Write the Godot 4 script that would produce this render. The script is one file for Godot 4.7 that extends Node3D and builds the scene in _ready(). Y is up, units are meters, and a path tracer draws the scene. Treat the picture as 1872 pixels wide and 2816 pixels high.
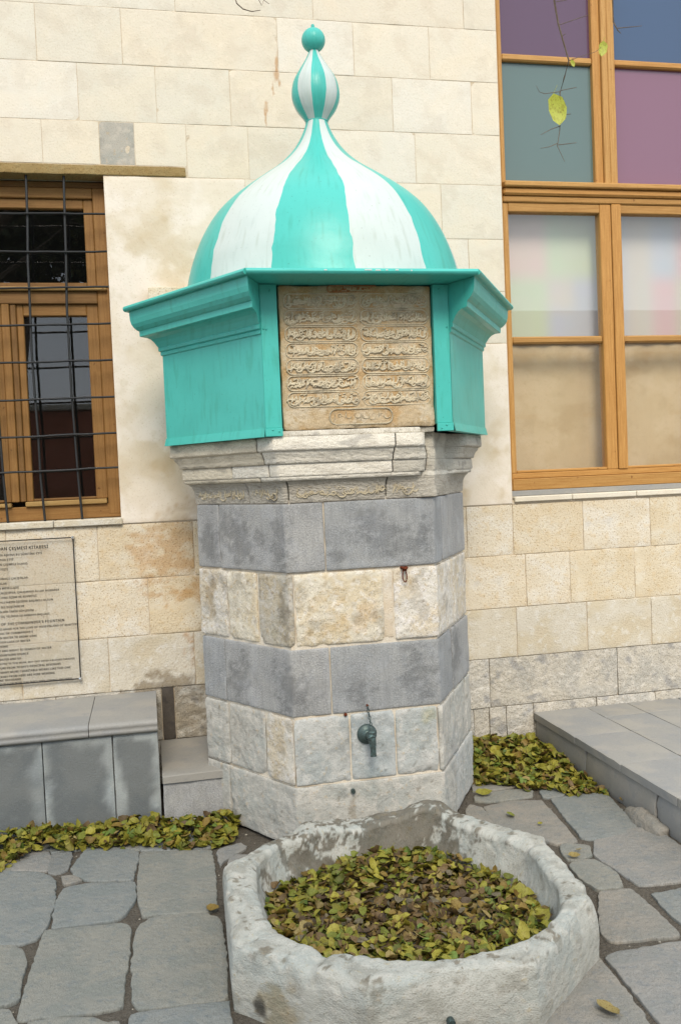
extends Node3D
# A domed street fountain of banded stone against a limestone building. World: wall face at z = 0, x runs right along it, y up, camera in front.

var rng := RandomNumberGenerator.new()
var M := {}
var used := {}
var nz := FastNoiseLite.new()
var nf := FastNoiseLite.new()

# ---------------------------------------------------------------- geometry collector
class Geo:
	var V := PackedVector3Array()
	var N := PackedVector3Array()
	var U := PackedVector2Array()
	var C := PackedColorArray()
	var I := PackedInt32Array()
	var colored := false
	func tri(a: Vector3, b: Vector3, c: Vector3, ref: Vector3, us := 1.0, off := Vector2.ZERO) -> void:
		var n := (b - a).cross(c - a).normalized()
		if n.dot((a + b + c) / 3.0 - ref) < 0.0:
			n = -n
			var t := b
			b = c
			c = t
		var k := V.size()
		for p: Vector3 in [a, c, b]:
			V.append(p)
			N.append(n)
			C.append(Color.WHITE)
			var q: Vector2
			if absf(n.y) > 0.7: q = Vector2(p.x, p.z)
			elif absf(n.x) > 0.75: q = Vector2(p.z, p.y)
			else: q = Vector2(p.x, p.y)
			U.append(q * us + off)
		I.append_array([k, k + 1, k + 2])
	func quad(a: Vector3, b: Vector3, c: Vector3, d: Vector3, ref: Vector3, off := Vector2.ZERO) -> void:
		tri(a, b, c, ref, 1.0, off)
		tri(a, c, d, ref, 1.0, off)
	# smooth grid; p has nu*nv points, row by row (nu along the first index)
	func grid(p: PackedVector3Array, nu: int, nv: int, uv: PackedVector2Array, col := PackedColorArray(), flip := false, wrap := false) -> void:
		var k := V.size()
		var acc := PackedVector3Array()
		acc.resize(nu * nv)
		var ids := PackedInt32Array()
		var nu2 := nu if wrap else nu - 1
		for j in nv - 1:
			for i in nu2:
				var i2 := (i + 1) % nu
				var a := j * nu + i
				var b := j * nu + i2
				var c := (j + 1) * nu + i2
				var d := (j + 1) * nu + i
				var n := (p[c] - p[a]).cross(p[d] - p[b])
				if flip: n = -n
				acc[a] += n
				acc[b] += n
				acc[c] += n
				acc[d] += n
				if flip: ids.append_array([k + a, k + b, k + c, k + a, k + c, k + d])
				else: ids.append_array([k + a, k + c, k + b, k + a, k + d, k + c])
		for i in nu * nv:
			V.append(p[i])
			N.append(acc[i].normalized() if acc[i].length() > 1e-12 else Vector3.UP)
			U.append(uv[i])
			C.append(col[i] if col.size() else Color.WHITE)
		if col.size(): colored = true
		I.append_array(ids)
	# chamfered box
	func box(c: Vector3, s: Vector3, b := 0.004, off := Vector2.ZERO, basis := Basis.IDENTITY) -> void:
		var h := s * 0.5
		b = minf(b, minf(h.x, minf(h.y, h.z)) * 0.8)
		var P := {}
		for x in [-1, 1]:
			for y in [-1, 1]:
				for z in [-1, 1]:
					P[[x, y, z, 0]] = c + basis * Vector3(x * h.x, y * (h.y - b), z * (h.z - b))
					P[[x, y, z, 1]] = c + basis * Vector3(x * (h.x - b), y * h.y, z * (h.z - b))
					P[[x, y, z, 2]] = c + basis * Vector3(x * (h.x - b), y * (h.y - b), z * h.z)
		for e in [-1, 1]:
			quad(P[[e, -1, -1, 0]], P[[e, 1, -1, 0]], P[[e, 1, 1, 0]], P[[e, -1, 1, 0]], c, off)
			quad(P[[-1, e, -1, 1]], P[[1, e, -1, 1]], P[[1, e, 1, 1]], P[[-1, e, 1, 1]], c, off)
			quad(P[[-1, -1, e, 2]], P[[1, -1, e, 2]], P[[1, 1, e, 2]], P[[-1, 1, e, 2]], c, off)
			for f in [-1, 1]:
				quad(P[[e, f, -1, 0]], P[[e, f, 1, 0]], P[[e, f, 1, 1]], P[[e, f, -1, 1]], c, off)
				quad(P[[e, -1, f, 0]], P[[e, 1, f, 0]], P[[e, 1, f, 2]], P[[e, -1, f, 2]], c, off)
				quad(P[[-1, e, f, 1]], P[[1, e, f, 1]], P[[1, e, f, 2]], P[[-1, e, f, 2]], c, off)
				for g in [-1, 1]:
					tri(P[[e, f, g, 0]], P[[e, f, g, 1]], P[[e, f, g, 2]], c, 1.0, off)
	# round bar along a polyline
	func tube(path: Array, radii: Array, sides := 8, caps := true) -> void:
		var p := PackedVector3Array()
		var uv := PackedVector2Array()
		var run := 0.0
		for k in path.size():
			var a: Vector3 = path[maxi(k - 1, 0)]
			var b: Vector3 = path[mini(k + 1, path.size() - 1)]
			var d := (b - a).normalized()
			var x := d.cross(Vector3.UP if absf(d.y) < 0.95 else Vector3.RIGHT).normalized()
			var y := d.cross(x)
			if k: run += (path[k] as Vector3).distance_to(path[k - 1])
			for i in sides + 1:
				var t := TAU * i / sides
				p.append(path[k] + (x * cos(t) + y * sin(t)) * float(radii[mini(k, radii.size() - 1)]))
				uv.append(Vector2(float(i) / sides * 0.1, run))
		grid(p, sides + 1, path.size(), uv)
		if caps:
			for e in [0, path.size() - 1]:
				var c: Vector3 = path[e]
				var inner: Vector3 = path[1] if e == 0 else path[e - 1]
				for i in sides:
					tri(c, p[e * (sides + 1) + i], p[e * (sides + 1) + i + 1], inner)
	# surface of revolution, profile of (radius, height), angles a0..a1 measured from +z towards +x
	func lathe(prof: PackedVector2Array, at: Vector3, a0: float, a1: float, n: int, us := 1.0) -> void:
		var p := PackedVector3Array()
		var uv := PackedVector2Array()
		for j in prof.size():
			for i in n + 1:
				var t := lerpf(a0, a1, float(i) / n)
				p.append(at + Vector3(sin(t) * prof[j].x, prof[j].y, cos(t) * prof[j].x))
				uv.append(Vector2(t * 0.5, prof[j].y) * us)
		grid(p, n + 1, prof.size(), uv)
	func mesh(mat: Material) -> ArrayMesh:
		var a := []
		a.resize(Mesh.ARRAY_MAX)
		a[Mesh.ARRAY_VERTEX] = V
		a[Mesh.ARRAY_NORMAL] = N
		a[Mesh.ARRAY_TEX_UV] = U
		if colored: a[Mesh.ARRAY_COLOR] = C
		a[Mesh.ARRAY_INDEX] = I
		var m := ArrayMesh.new()
		m.add_surface_from_arrays(Mesh.PRIMITIVE_TRIANGLES, a)
		m.surface_set_material(0, mat)
		return m

# ---------------------------------------------------------------- naming
func numbered(n: String) -> String:
	if not used.has(n):
		used[n] = 0
		return n
	used[n] += 1
	return "%s_%03d" % [n, used[n]]

func thing(called: String, label: String, category: String, at := Vector3.ZERO, group := "") -> Node3D:
	var o := Node3D.new()
	o.name = numbered(called)
	add_child(o)
	o.position = at
	o.set_meta("label", label)
	o.set_meta("category", category)
	if group: o.set_meta("group", group)
	return o

func setting(called: String, label: String) -> Node3D:
	var o := Node3D.new()
	o.name = called
	add_child(o)
	o.set_meta("kind", "structure")
	o.set_meta("label", label)
	return o

# part of a thing; geometry is given in world coordinates
func part(called: String, g: Geo, mat: Material, parent: Node3D, label := "") -> MeshInstance3D:
	return inst(called, g.mesh(mat), parent, label)

func inst(called: String, m: Mesh, parent: Node3D, label := "") -> MeshInstance3D:
	var o := MeshInstance3D.new()
	o.name = called
	o.mesh = m
	parent.add_child(o, true)
	var q: Node = parent
	var off := Vector3.ZERO
	while q != self:
		off += (q as Node3D).position
		q = q.get_parent()
	o.position = -off
	if label: o.set_meta("label", label)
	return o

# ---------------------------------------------------------------- textures and materials
func noise_bytes(size: int, freq: float, octaves: int, sd: int, kind := 0) -> PackedByteArray:
	var n := FastNoiseLite.new()
	n.noise_type = FastNoiseLite.TYPE_SIMPLEX_SMOOTH
	if kind == 1:
		n.noise_type = FastNoiseLite.TYPE_CELLULAR
		n.cellular_return_type = FastNoiseLite.RETURN_DISTANCE
	if kind == 2: n.fractal_type = FastNoiseLite.FRACTAL_RIDGED
	else: n.fractal_type = FastNoiseLite.FRACTAL_FBM
	n.seed = sd
	n.frequency = freq
	n.fractal_octaves = octaves
	var im := n.get_seamless_image(size, size)
	im.convert(Image.FORMAT_L8)
	return im.get_data()

# layers: [bytes, low, high, colour, strength]; low > high reverses the mask
func layered(size: int, base: Color, layers: Array) -> ImageTexture:
	var n := size * size
	var R := PackedFloat32Array()
	R.resize(n)
	var G := R.duplicate()
	var B := R.duplicate()
	R.fill(base.r)
	G.fill(base.g)
	B.fill(base.b)
	for l: Array in layers:
		var by: PackedByteArray = l[0]
		var lut := PackedFloat32Array()
		for k in 256:
			lut.append(smoothstep(l[1], l[2], k / 255.0) * l[4] if l[1] < l[2] else (1.0 - smoothstep(l[2], l[1], k / 255.0)) * l[4])
		var c: Color = l[3]
		var cr := c.r
		var cg := c.g
		var cb := c.b
		for i in n:
			var m := lut[by[i]]
			if m > 0.003:
				R[i] += (cr - R[i]) * m
				G[i] += (cg - G[i]) * m
				B[i] += (cb - B[i]) * m
	var out := PackedByteArray()
	out.resize(n * 3)
	for i in n:
		out[i * 3] = int(R[i] * 255.0)
		out[i * 3 + 1] = int(G[i] * 255.0)
		out[i * 3 + 2] = int(B[i] * 255.0)
	return ImageTexture.create_from_image(Image.create_from_data(size, size, false, Image.FORMAT_RGB8, out))

func grey(size: int, by: PackedByteArray) -> ImageTexture:
	return ImageTexture.create_from_image(Image.create_from_data(size, size, false, Image.FORMAT_L8, by))

func blend(a: PackedByteArray, b: PackedByteArray, t: float) -> PackedByteArray:
	var o := a.duplicate()
	for i in o.size():
		o[i] = int(a[i] * (1.0 - t) + b[i] * t)
	return o

func mat(tex: Texture2D, tint: Color, rough: float, scale := 1.0, bump: Texture2D = null, depth := 0.3) -> StandardMaterial3D:
	var m := StandardMaterial3D.new()
	m.albedo_color = tint
	if tex: m.albedo_texture = tex
	m.roughness = rough
	m.metallic_specular = 0.4
	m.uv1_scale = Vector3(scale, scale, 1)
	if bump:
		m.heightmap_enabled = true
		m.heightmap_texture = bump
		m.heightmap_scale = depth
	return m

func variants(tex: Texture2D, tints: Array, rough: float, scale: float, bump: Texture2D, depth: float) -> Array:
	var o := []
	for t: Color in tints: o.append(mat(tex, t, rough, scale, bump, depth))
	return o

func make_materials() -> void:
	var S := 512
	var big := noise_bytes(S, 0.006, 4, 11)
	var big2 := noise_bytes(S, 0.009, 5, 23)
	var mid := noise_bytes(S, 0.03, 4, 37)
	var mid2 := noise_bytes(S, 0.045, 4, 41)
	var fine := noise_bytes(S, 0.16, 3, 53)
	var fine2 := noise_bytes(S, 0.28, 2, 59)
	var cell := noise_bytes(S, 0.07, 1, 61, 1)
	var ridge := noise_bytes(S, 0.014, 4, 67, 2)
	var ridge2 := noise_bytes(S, 0.03, 3, 71, 2)
	var sn := FastNoiseLite.new()
	sn.seed = 77
	sn.frequency = 0.02
	sn.fractal_octaves = 4
	var streak := PackedByteArray()
	streak.resize(S * S)
	for y in S:
		for x in S:
			# runs down the stone; blended over the last rows so that it tiles
			var t := clampf((y - 448) / 64.0, 0, 1)
			streak[y * S + x] = int(clampf(128.0 + 190.0 * lerpf(sn.get_noise_2d(x * 3.2, y * .5), sn.get_noise_2d(x * 3.2, (y - S) * .5), t), 0, 255))
	var bf := grey(S, blend(mid, fine, 0.55))
	var bp := grey(S, blend(fine, fine2, 0.5))
	var bm := grey(S, blend(mid2, fine2, 0.35))
	var Cc := func(r: int, g: int, b: int) -> Color: return Color(r / 255.0, g / 255.0, b / 255.0)
	# cream limestone of the upper wall
	var lime := layered(S, Cc.call(212, 207, 195), [[big, .35, .75, Cc.call(216, 208, 192), .7], [big2, .5, .8, Cc.call(205, 198, 184), .7], [mid, .6, .85, Cc.call(220, 213, 200), .5],
		[fine, .68, .85, Cc.call(196, 186, 166), .35], [fine2, .84, .9, Cc.call(160, 146, 122), .4], [ridge, .88, .98, Cc.call(198, 186, 166), .4], [cell, .07, .015, Cc.call(160, 146, 122), .45], [ridge2, .94, .99, Cc.call(184, 170, 148), .3]])
	M.lime = variants(lime, [Color(1, 1, 1), Color(.985, .985, .975), Color(1, .99, .97), Color(.99, .975, .95), Color(.975, .97, .955)], 0.86, 0.9, bf, 0.16)
	# warm, pitted limestone of the lower wall
	var warm := layered(S, Cc.call(208, 199, 181), [[big, .3, .7, Cc.call(205, 193, 171), .75], [big2, .45, .75, Cc.call(213, 208, 197), .8], [mid, .6, .8, Cc.call(202, 184, 154), .5], [ridge2, .9, .98, Cc.call(160, 134, 98), .45],
		[fine, .64, .78, Cc.call(212, 198, 170), .5], [fine2, .70, .82, Cc.call(138, 112, 78), .65], [cell, .12, .03, Cc.call(132, 106, 74), .6], [big2, .78, .95, Cc.call(200, 196, 188), .6]])
	M.warm = variants(warm, [Color(1, 1, 1), Color(.985, .97, .94), Color(1, .995, .985), Color(.965, .955, .935), Color(.98, .965, .93)], 0.9, 0.95, bf, 0.35)
	var pale := layered(S, Cc.call(200, 195, 183), [[big, .35, .7, Cc.call(190, 178, 152), .6], [mid, .55, .8, Cc.call(210, 208, 202), .7], [fine, .62, .8, Cc.call(178, 168, 148), .5], [fine2, .72, .84, Cc.call(150, 138, 118), .6], [cell, .11, .02, Cc.call(140, 126, 104), .5]])
	M.pale = variants(pale, [Color(1, 1, 1), Color(.975, .97, .96), Color(.985, .975, .955)], 0.9, 0.95, bf, 0.35)
	# eroded block stained orange and brown
	var stain := layered(S, Cc.call(192, 168, 126), [[big2, .35, .7, Cc.call(178, 128, 84), .8], [ridge, .6, .9, Cc.call(140, 92, 58), .7], [mid, .55, .8, Cc.call(160, 140, 112), .7], [fine, .6, .8, Cc.call(120, 86, 56), .6], [mid2, .66, .85, Cc.call(196, 182, 160), .7], [cell, .2, .05, Cc.call(96, 70, 48), .6]])
	M.stain = mat(stain, Color.WHITE, 0.95, 1.6, bm, 1.0)
	# plaster between window and fountain
	var plas := layered(S, Cc.call(214, 204, 188), [[big, .4, .7, Cc.call(200, 186, 162), .8], [big2, .45, .75, Cc.call(224, 216, 206), .7], [big, .72, .95, Cc.call(186, 166, 134), .8], [mid, .62, .85, Cc.call(206, 196, 178), .5], [fine2, .76, .86, Cc.call(176, 160, 134), .5]])
	M.plaster = mat(plas, Color.WHITE, 0.9, 0.62, bf, 0.15)
	M.plaster_white = mat(plas, Color(1.0, 1.0, 1.0), 0.9, 0.8, bf, 0.12)
	# rough grey plinth stone
	var plinth := layered(S, Cc.call(190, 185, 174), [[big, .35, .7, Cc.call(172, 170, 164), .8], [mid, .5, .75, Cc.call(202, 198, 190), .7], [big2, .66, .88, Cc.call(138, 138, 139), .7], [fine, .6, .78, Cc.call(128, 122, 112), .6], [fine2, .7, .82, Cc.call(206, 202, 194), .5], [ridge, .8, .96, Cc.call(176, 164, 144), .4]])
	M.plinth = variants(plinth, [Color(1, 1, 1.0), Color(.96, .965, .97), Color(.98, .975, .965)], 0.93, 1.1, bm, 0.9)
	# basalt of the dark courses, with a lime film
	var basalt := layered(S, Cc.call(150, 150, 148), [[big, .35, .7, Cc.call(137, 138, 138), .7], [big2, .52, .8, Cc.call(158, 159, 160), .75], [mid, .55, .8, Cc.call(146, 148, 149), .6], [fine, .6, .78, Cc.call(168, 168, 168), .55], [fine2, .68, .8, Cc.call(186, 186, 184), .55], [fine2, .3, .18, Cc.call(96, 98, 100), .5], [streak, .6, .9, Cc.call(172, 172, 169), .32], [streak, .35, .12, Cc.call(118, 118, 118), .22]])
	M.basalt = variants(basalt, [Color(1, 1, 1), Color(.95, .96, .97), Color(1.0, 1.0, 1.0)], 0.82, 1.0, bp, 0.28)
	# limestone of the pale courses of the fountain: white film, ochre and grey patches
	var band := layered(S, Cc.call(208, 203, 191), [[big, .4, .7, Cc.call(202, 188, 162), .7], [mid, .5, .72, Cc.call(216, 212, 206), .8], [big2, .62, .84, Cc.call(172, 166, 154), .7], [mid2, .66, .84, Cc.call(184, 166, 136), .6], [fine, .6, .78, Cc.call(214, 210, 204), .6], [fine2, .68, .82, Cc.call(128, 120, 108), .6], [cell, .12, .03, Cc.call(124, 112, 94), .6]])
	M.band = variants(band, [Color(1, 1, 1), Color(.94, .94, .94), Color(.98, .97, .94), Color(.86, .855, .84), Color(.98, .98, .985)], 0.88, 1.25, bm, 0.55)
	# grey-blue washed stone round the tap
	var wash := layered(S, Cc.call(180, 181, 178), [[big, .4, .68, Cc.call(168, 173, 172), .8], [mid, .5, .75, Cc.call(196, 195, 191), .75], [big2, .64, .87, Cc.call(148, 151, 150), .6], [fine, .62, .78, Cc.call(196, 196, 192), .5], [fine2, .7, .82, Cc.call(112, 112, 110), .55], [mid2, .72, .88, Cc.call(186, 170, 146), .5]])
	M.wash = variants(wash, [Color(.97, .97, .965), Color(.94, .955, .965), Color(.965, .95, .925), Color(.92, .92, .915)], 0.88, 1.15, bm, 0.5)
	# mortar
	var mort := layered(S, Cc.call(204, 195, 179), [[mid, .5, .75, Cc.call(212, 206, 195), .7], [big, .5, .8, Cc.call(198, 182, 158), .7], [fine, .65, .8, Cc.call(170, 154, 130), .6]])
	M.mortar = mat(mort, Color.WHITE, 0.95, 1.5, bp, 0.3)
	M.wall_joint = mat(mort, Color(.96, .94, .91), 0.95, 1.5, bp, 0.3)
	# cornice limestone with drill marks and lichen
	var corn := layered(S, Cc.call(214, 209, 196), [[big2, .45, .75, Cc.call(196, 190, 177), .7], [mid, .55, .8, Cc.call(214, 210, 200), .7], [ridge2, .82, .95, Cc.call(150, 140, 122), .5], [big, .68, .87, Cc.call(166, 162, 154), .7], [fine2, .68, .8, Cc.call(126, 116, 98), .65], [cell, .1, .02, Cc.call(110, 98, 80), .6]])
	M.corn = variants(corn, [Color(1, 1, 1), Color(.86, .86, .855), Color(.97, .95, .91)], 0.9, 1.3, bm, 0.5)
	M.frieze = mat(corn, Color(.82, .815, .81), 0.92, 1.6, bm, 0.8)
	# paving basalt, worn smooth
	var pave := layered(S, Cc.call(132, 130, 125), [[big, .35, .7, Cc.call(123, 124, 121), .8], [big2, .5, .8, Cc.call(139, 135, 128), .7], [mid, .6, .82, Cc.call(116, 119, 120), .7], [fine, .66, .8, Cc.call(147, 144, 138), .5], [fine2, .68, .8, Cc.call(92, 92, 91), .65], [fine2, .3, .2, Cc.call(160, 158, 153), .4], [mid2, .72, .88, Cc.call(144, 143, 139), .55], [cell, .08, .015, Cc.call(82, 80, 77), .55], [ridge, .93, .99, Cc.call(98, 97, 94), .45]])
	M.pave = variants(pave, [Color(1, 1, 1), Color(.94, .97, .98), Color(1, .985, .96), Color(.9, .92, .93), Color(.97, .98, .96)], 0.74, 1.35, bm, 0.55)
	var slabt := layered(S, Cc.call(146, 145, 141), [[big, .35, .7, Cc.call(138, 139, 139), .8], [big2, .5, .8, Cc.call(154, 151, 145), .7], [mid, .62, .84, Cc.call(134, 136, 138), .5], [fine, .7, .82, Cc.call(158, 157, 153), .4], [fine2, .78, .87, Cc.call(112, 111, 110), .45]])
	M.slab = variants(slabt, [Color(1, 1, 1), Color(1, .99, .975)], 0.7, 0.6, bp, 0.12)
	# bench basalt; vertex colours carry the lime bloom along the joints
	M.bench = mat(layered(S, Cc.call(188, 190, 189), [[big, .35, .7, Cc.call(172, 177, 179), .8], [mid, .6, .85, Cc.call(196, 200, 200), .5], [fine, .7, .82, Cc.call(206, 208, 206), .5], [fine2, .74, .84, Cc.call(140, 144, 148), .5]]), Color.WHITE, 0.7, 1.1, bp, 0.2)
	M.bench.vertex_color_use_as_albedo = true
	# grit in the joints of the paving
	var dirt := layered(S, Cc.call(86, 80, 71), [[big, .4, .7, Cc.call(76, 70, 62), .8], [mid, .55, .8, Cc.call(98, 92, 82), .7], [fine, .6, .75, Cc.call(112, 106, 96), .6], [fine2, .66, .78, Cc.call(138, 132, 122), .6], [cell, .16, .04, Cc.call(48, 44, 38), .7]])
	M.dirt = mat(dirt, Color.WHITE, 0.97, 2.2, bm, 1.2)
	# basin marble, vertex colours carry the soot and dirt
	var marb := layered(S, Cc.call(190, 190, 184), [[big, .35, .7, Cc.call(176, 182, 180), .7], [mid, .5, .75, Cc.call(202, 200, 194), .7], [big2, .58, .82, Cc.call(158, 156, 148), .6], [ridge, .82, .97, Cc.call(150, 148, 140), .5], [fine, .62, .78, Cc.call(206, 204, 198), .5], [fine2, .72, .83, Cc.call(124, 118, 106), .55], [mid2, .76, .92, Cc.call(182, 168, 140), .5]])
	M.marble = mat(marb, Color(.87, .87, .855), 0.82, 1.3, bm, 0.5)
	M.marble.vertex_color_use_as_albedo = true
	# enamelled sheet metal
	var scuff := layered(S, Cc.call(255, 255, 255), [[big, .5, .85, Cc.call(240, 244, 243), .6], [fine2, .82, .9, Cc.call(206, 214, 210), .5], [ridge, .95, .99, Cc.call(220, 222, 216), .5], [streak, .62, .95, Cc.call(226, 228, 220), .55], [streak, .3, .05, Cc.call(232, 236, 234), .5], [fine2, .9, .95, Cc.call(120, 104, 84), .5]])
	M.teal = mat(scuff, Color(.285, .70, .66), 0.36, 0.7, grey(S, big2), 0.25)
	M.teal_dull = mat(scuff, Color(.31, .66, .615), 0.38, 0.7, grey(S, big2), 0.25)
	M.white = mat(scuff, Color(.745, .785, .77), 0.38, 0.7, grey(S, big2), 0.25)
	# wood with grain along v
	var wn := FastNoiseLite.new()
	wn.seed = 5
	wn.frequency = 0.02
	wn.fractal_octaves = 4
	var im := Image.create(256, 512, false, Image.FORMAT_RGB8)
	var hb := PackedByteArray()
	hb.resize(256 * 512)
	for y in 512:
		for x in 256:
			var a := wn.get_noise_2d(x * 6.0, y * 0.35)
			var b := wn.get_noise_2d(x * 22.0 + 300.0, y * 0.8)
			var k := wn.get_noise_2d(x * 1.2 + 900.0, y * 1.4)
			var ring := 0.5 + 0.5 * sin((x * 0.35 + a * 26.0 + k * 14.0))
			var t := clampf(0.32 + a * 0.5 + ring * 0.28 + b * 0.3, 0.0, 1.0)
			var c := Color(.765, .60, .36).lerp(Color(.63, .455, .235), t)
			if k > 0.60: c = c.lerp(Color(.45, .28, .13), clampf((k - 0.60) * 7.0, 0, .7))
			im.set_pixel(x, y, c)
			hb[y * 256 + x] = int(clampf(150.0 - t * 110.0, 0, 255))
	var wt := ImageTexture.create_from_image(im)
	M.wood = variants(wt, [Color(1, 1, 1), Color(1, .97, .93), Color(.93, .92, .9)], 0.5, 1.0, null, 0.1)
	M.wood_old = variants(wt, [Color(.74, .715, .68), Color(.64, .62, .60)], 0.6, 1.0, null, 0.1)
	M.wood_grey = mat(wt, Color(.86, .92, 1.0), 0.8, 1.0)
	for m: StandardMaterial3D in M.wood + M.wood_old + [M.wood_grey]:
		m.uv1_scale = Vector3(3.0, 1.0, 1)
	M.plank = mat(warm, Color(.70, .63, .47), 0.9, 1.2, bm, 0.5)
	M.iron = mat(null, Color(.20, .205, .21), 0.5)
	M.iron.metallic = 0.35
	M.rust = mat(stain, Color(.55, .32, .22), 0.9, 6.0, bp, 0.1)
	M.bronze = mat(layered(128, Cc.call(74, 86, 84), [[noise_bytes(128, .05, 3, 3), .4, .7, Cc.call(92, 116, 116), .8], [noise_bytes(128, .1, 3, 4), .6, .8, Cc.call(52, 54, 50), .8]]), Color.WHITE, 0.45, 8.0)
	M.bronze.metallic = 0.5
	# carved tablet
	var tab := layered(S, Cc.call(184, 165, 134), [[big2, .48, .76, Cc.call(176, 142, 96), .75], [big, .5, .8, Cc.call(200, 189, 168), .7], [mid, .55, .8, Cc.call(160, 136, 98), .6], [ridge2, .8, .95, Cc.call(140, 108, 68), .5], [fine, .6, .78, Cc.call(206, 190, 160), .5], [fine2, .7, .83, Cc.call(116, 92, 62), .6]])
	M.tablet = mat(tab, Color.WHITE, 0.85, 1.6, bm, 0.5)
	M.carve = mat(corn, Color(.96, .93, .86), 0.88, 2.3, bm, 0.5)
	M.carve_grey = mat(corn, Color(.86, .83, .76), 0.9, 2.0, bm, 0.5)
	M.red_paint = mat(tab, Color(.90, .70, .58), 0.9, 2.0, bm, 0.4)
	# glass
	M.glass = pane(Color(.70, .72, .71, .06), 0.012)
	M.glass.metallic_specular = 0.9
	M.glass_dark = pane(Color(.12, .13, .13, .12), 0.012)
	M.glass_dark.metallic_specular = 0.8
	M.glass_purple = pane(Color(.37, .275, .36, .88), 0.04)
	M.glass_teal = pane(Color(.38, .46, .45, .88), 0.04)
	M.glass_blue = pane(Color(.25, .335, .46, .88), 0.04)
	M.glass_rose = pane(Color(.52, .375, .45, .88), 0.04)
	M.acrylic = pane(Color(.86, .84, .78, .16), 0.03)
	M.ink = mat(null, Color(.10, .095, .095), 0.6)
	M.chrome = mat(null, Color(.85, .86, .88), 0.22)
	M.chrome.metallic = 0.9
	M.room = mat(null, Color(.30, .25, .20), 0.95)
	M.bark = mat(layered(128, Cc.call(98, 84, 70), [[noise_bytes(128, .06, 3, 8), .5, .8, Cc.call(128, 116, 100), .8]]), Color.WHITE, 0.9, 6.0)
	var lt := layered(128, Cc.call(255, 255, 255), [[noise_bytes(128, .03, 3, 91), .5, .8, Cc.call(222, 214, 190), .8], [noise_bytes(128, .09, 3, 92), .66, .82, Cc.call(150, 118, 80), .7]])
	M.leaf_tex = lt

func pane(c: Color, r: float) -> StandardMaterial3D:
	var m := StandardMaterial3D.new()
	m.albedo_color = c
	m.roughness = r
	m.metallic_specular = 0.55
	m.transparency = BaseMaterial3D.TRANSPARENCY_ALPHA
	return m

# ---------------------------------------------------------------- stones
func flat(s: float, y: float, o: float) -> Vector3:
	return Vector3(s, y, o)

const HV := [Vector2(-.328, -.06), Vector2(-.663, .508), Vector2(-.328, 1.076), Vector2(.328, 1.076), Vector2(.663, .508), Vector2(.328, -.06)]
const HS := [-1.3189, -.6594, 0.0, .656, 1.3154, 1.9749]

# point on the six-sided shaft: s runs along its outline (0 at the front left edge), o outwards
func hexp(s: float, y: float, o: float) -> Vector3:
	var k := 0
	while k < 4 and s > HS[k + 1]: k += 1
	var t: float = (s - HS[k]) / (HS[k + 1] - HS[k])
	var c := Vector2(0, .508)
	var a: Vector2 = HV[k] + ((HV[k] as Vector2) - c).normalized() * o * 1.1547
	var b: Vector2 = HV[k + 1] + ((HV[k + 1] as Vector2) - c).normalized() * o * 1.1547
	var q := a.lerp(b, t)
	return Vector3(q.x, y, q.y)

func spread(a: float, b: float, bev: float, step: float, breaks: Array) -> PackedFloat32Array:
	var l := [a, a + bev]
	var n := maxi(1, int(round((b - a - 2 * bev) / step)))
	for i in range(1, n): l.append(lerpf(a + bev, b - bev, float(i) / n))
	l.append_array([b - bev, b])
	for q: float in breaks:
		for d: float in [-.014, -.005, .005, .014]:
			if q + d > a + bev + .004 and q + d < b - bev - .004: l.append(q + d)
	l.sort()
	var o := PackedFloat32Array()
	for q: float in l:
		if o.is_empty() or q - o[o.size() - 1] > 0.0006: o.append(q)
	return o

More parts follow.
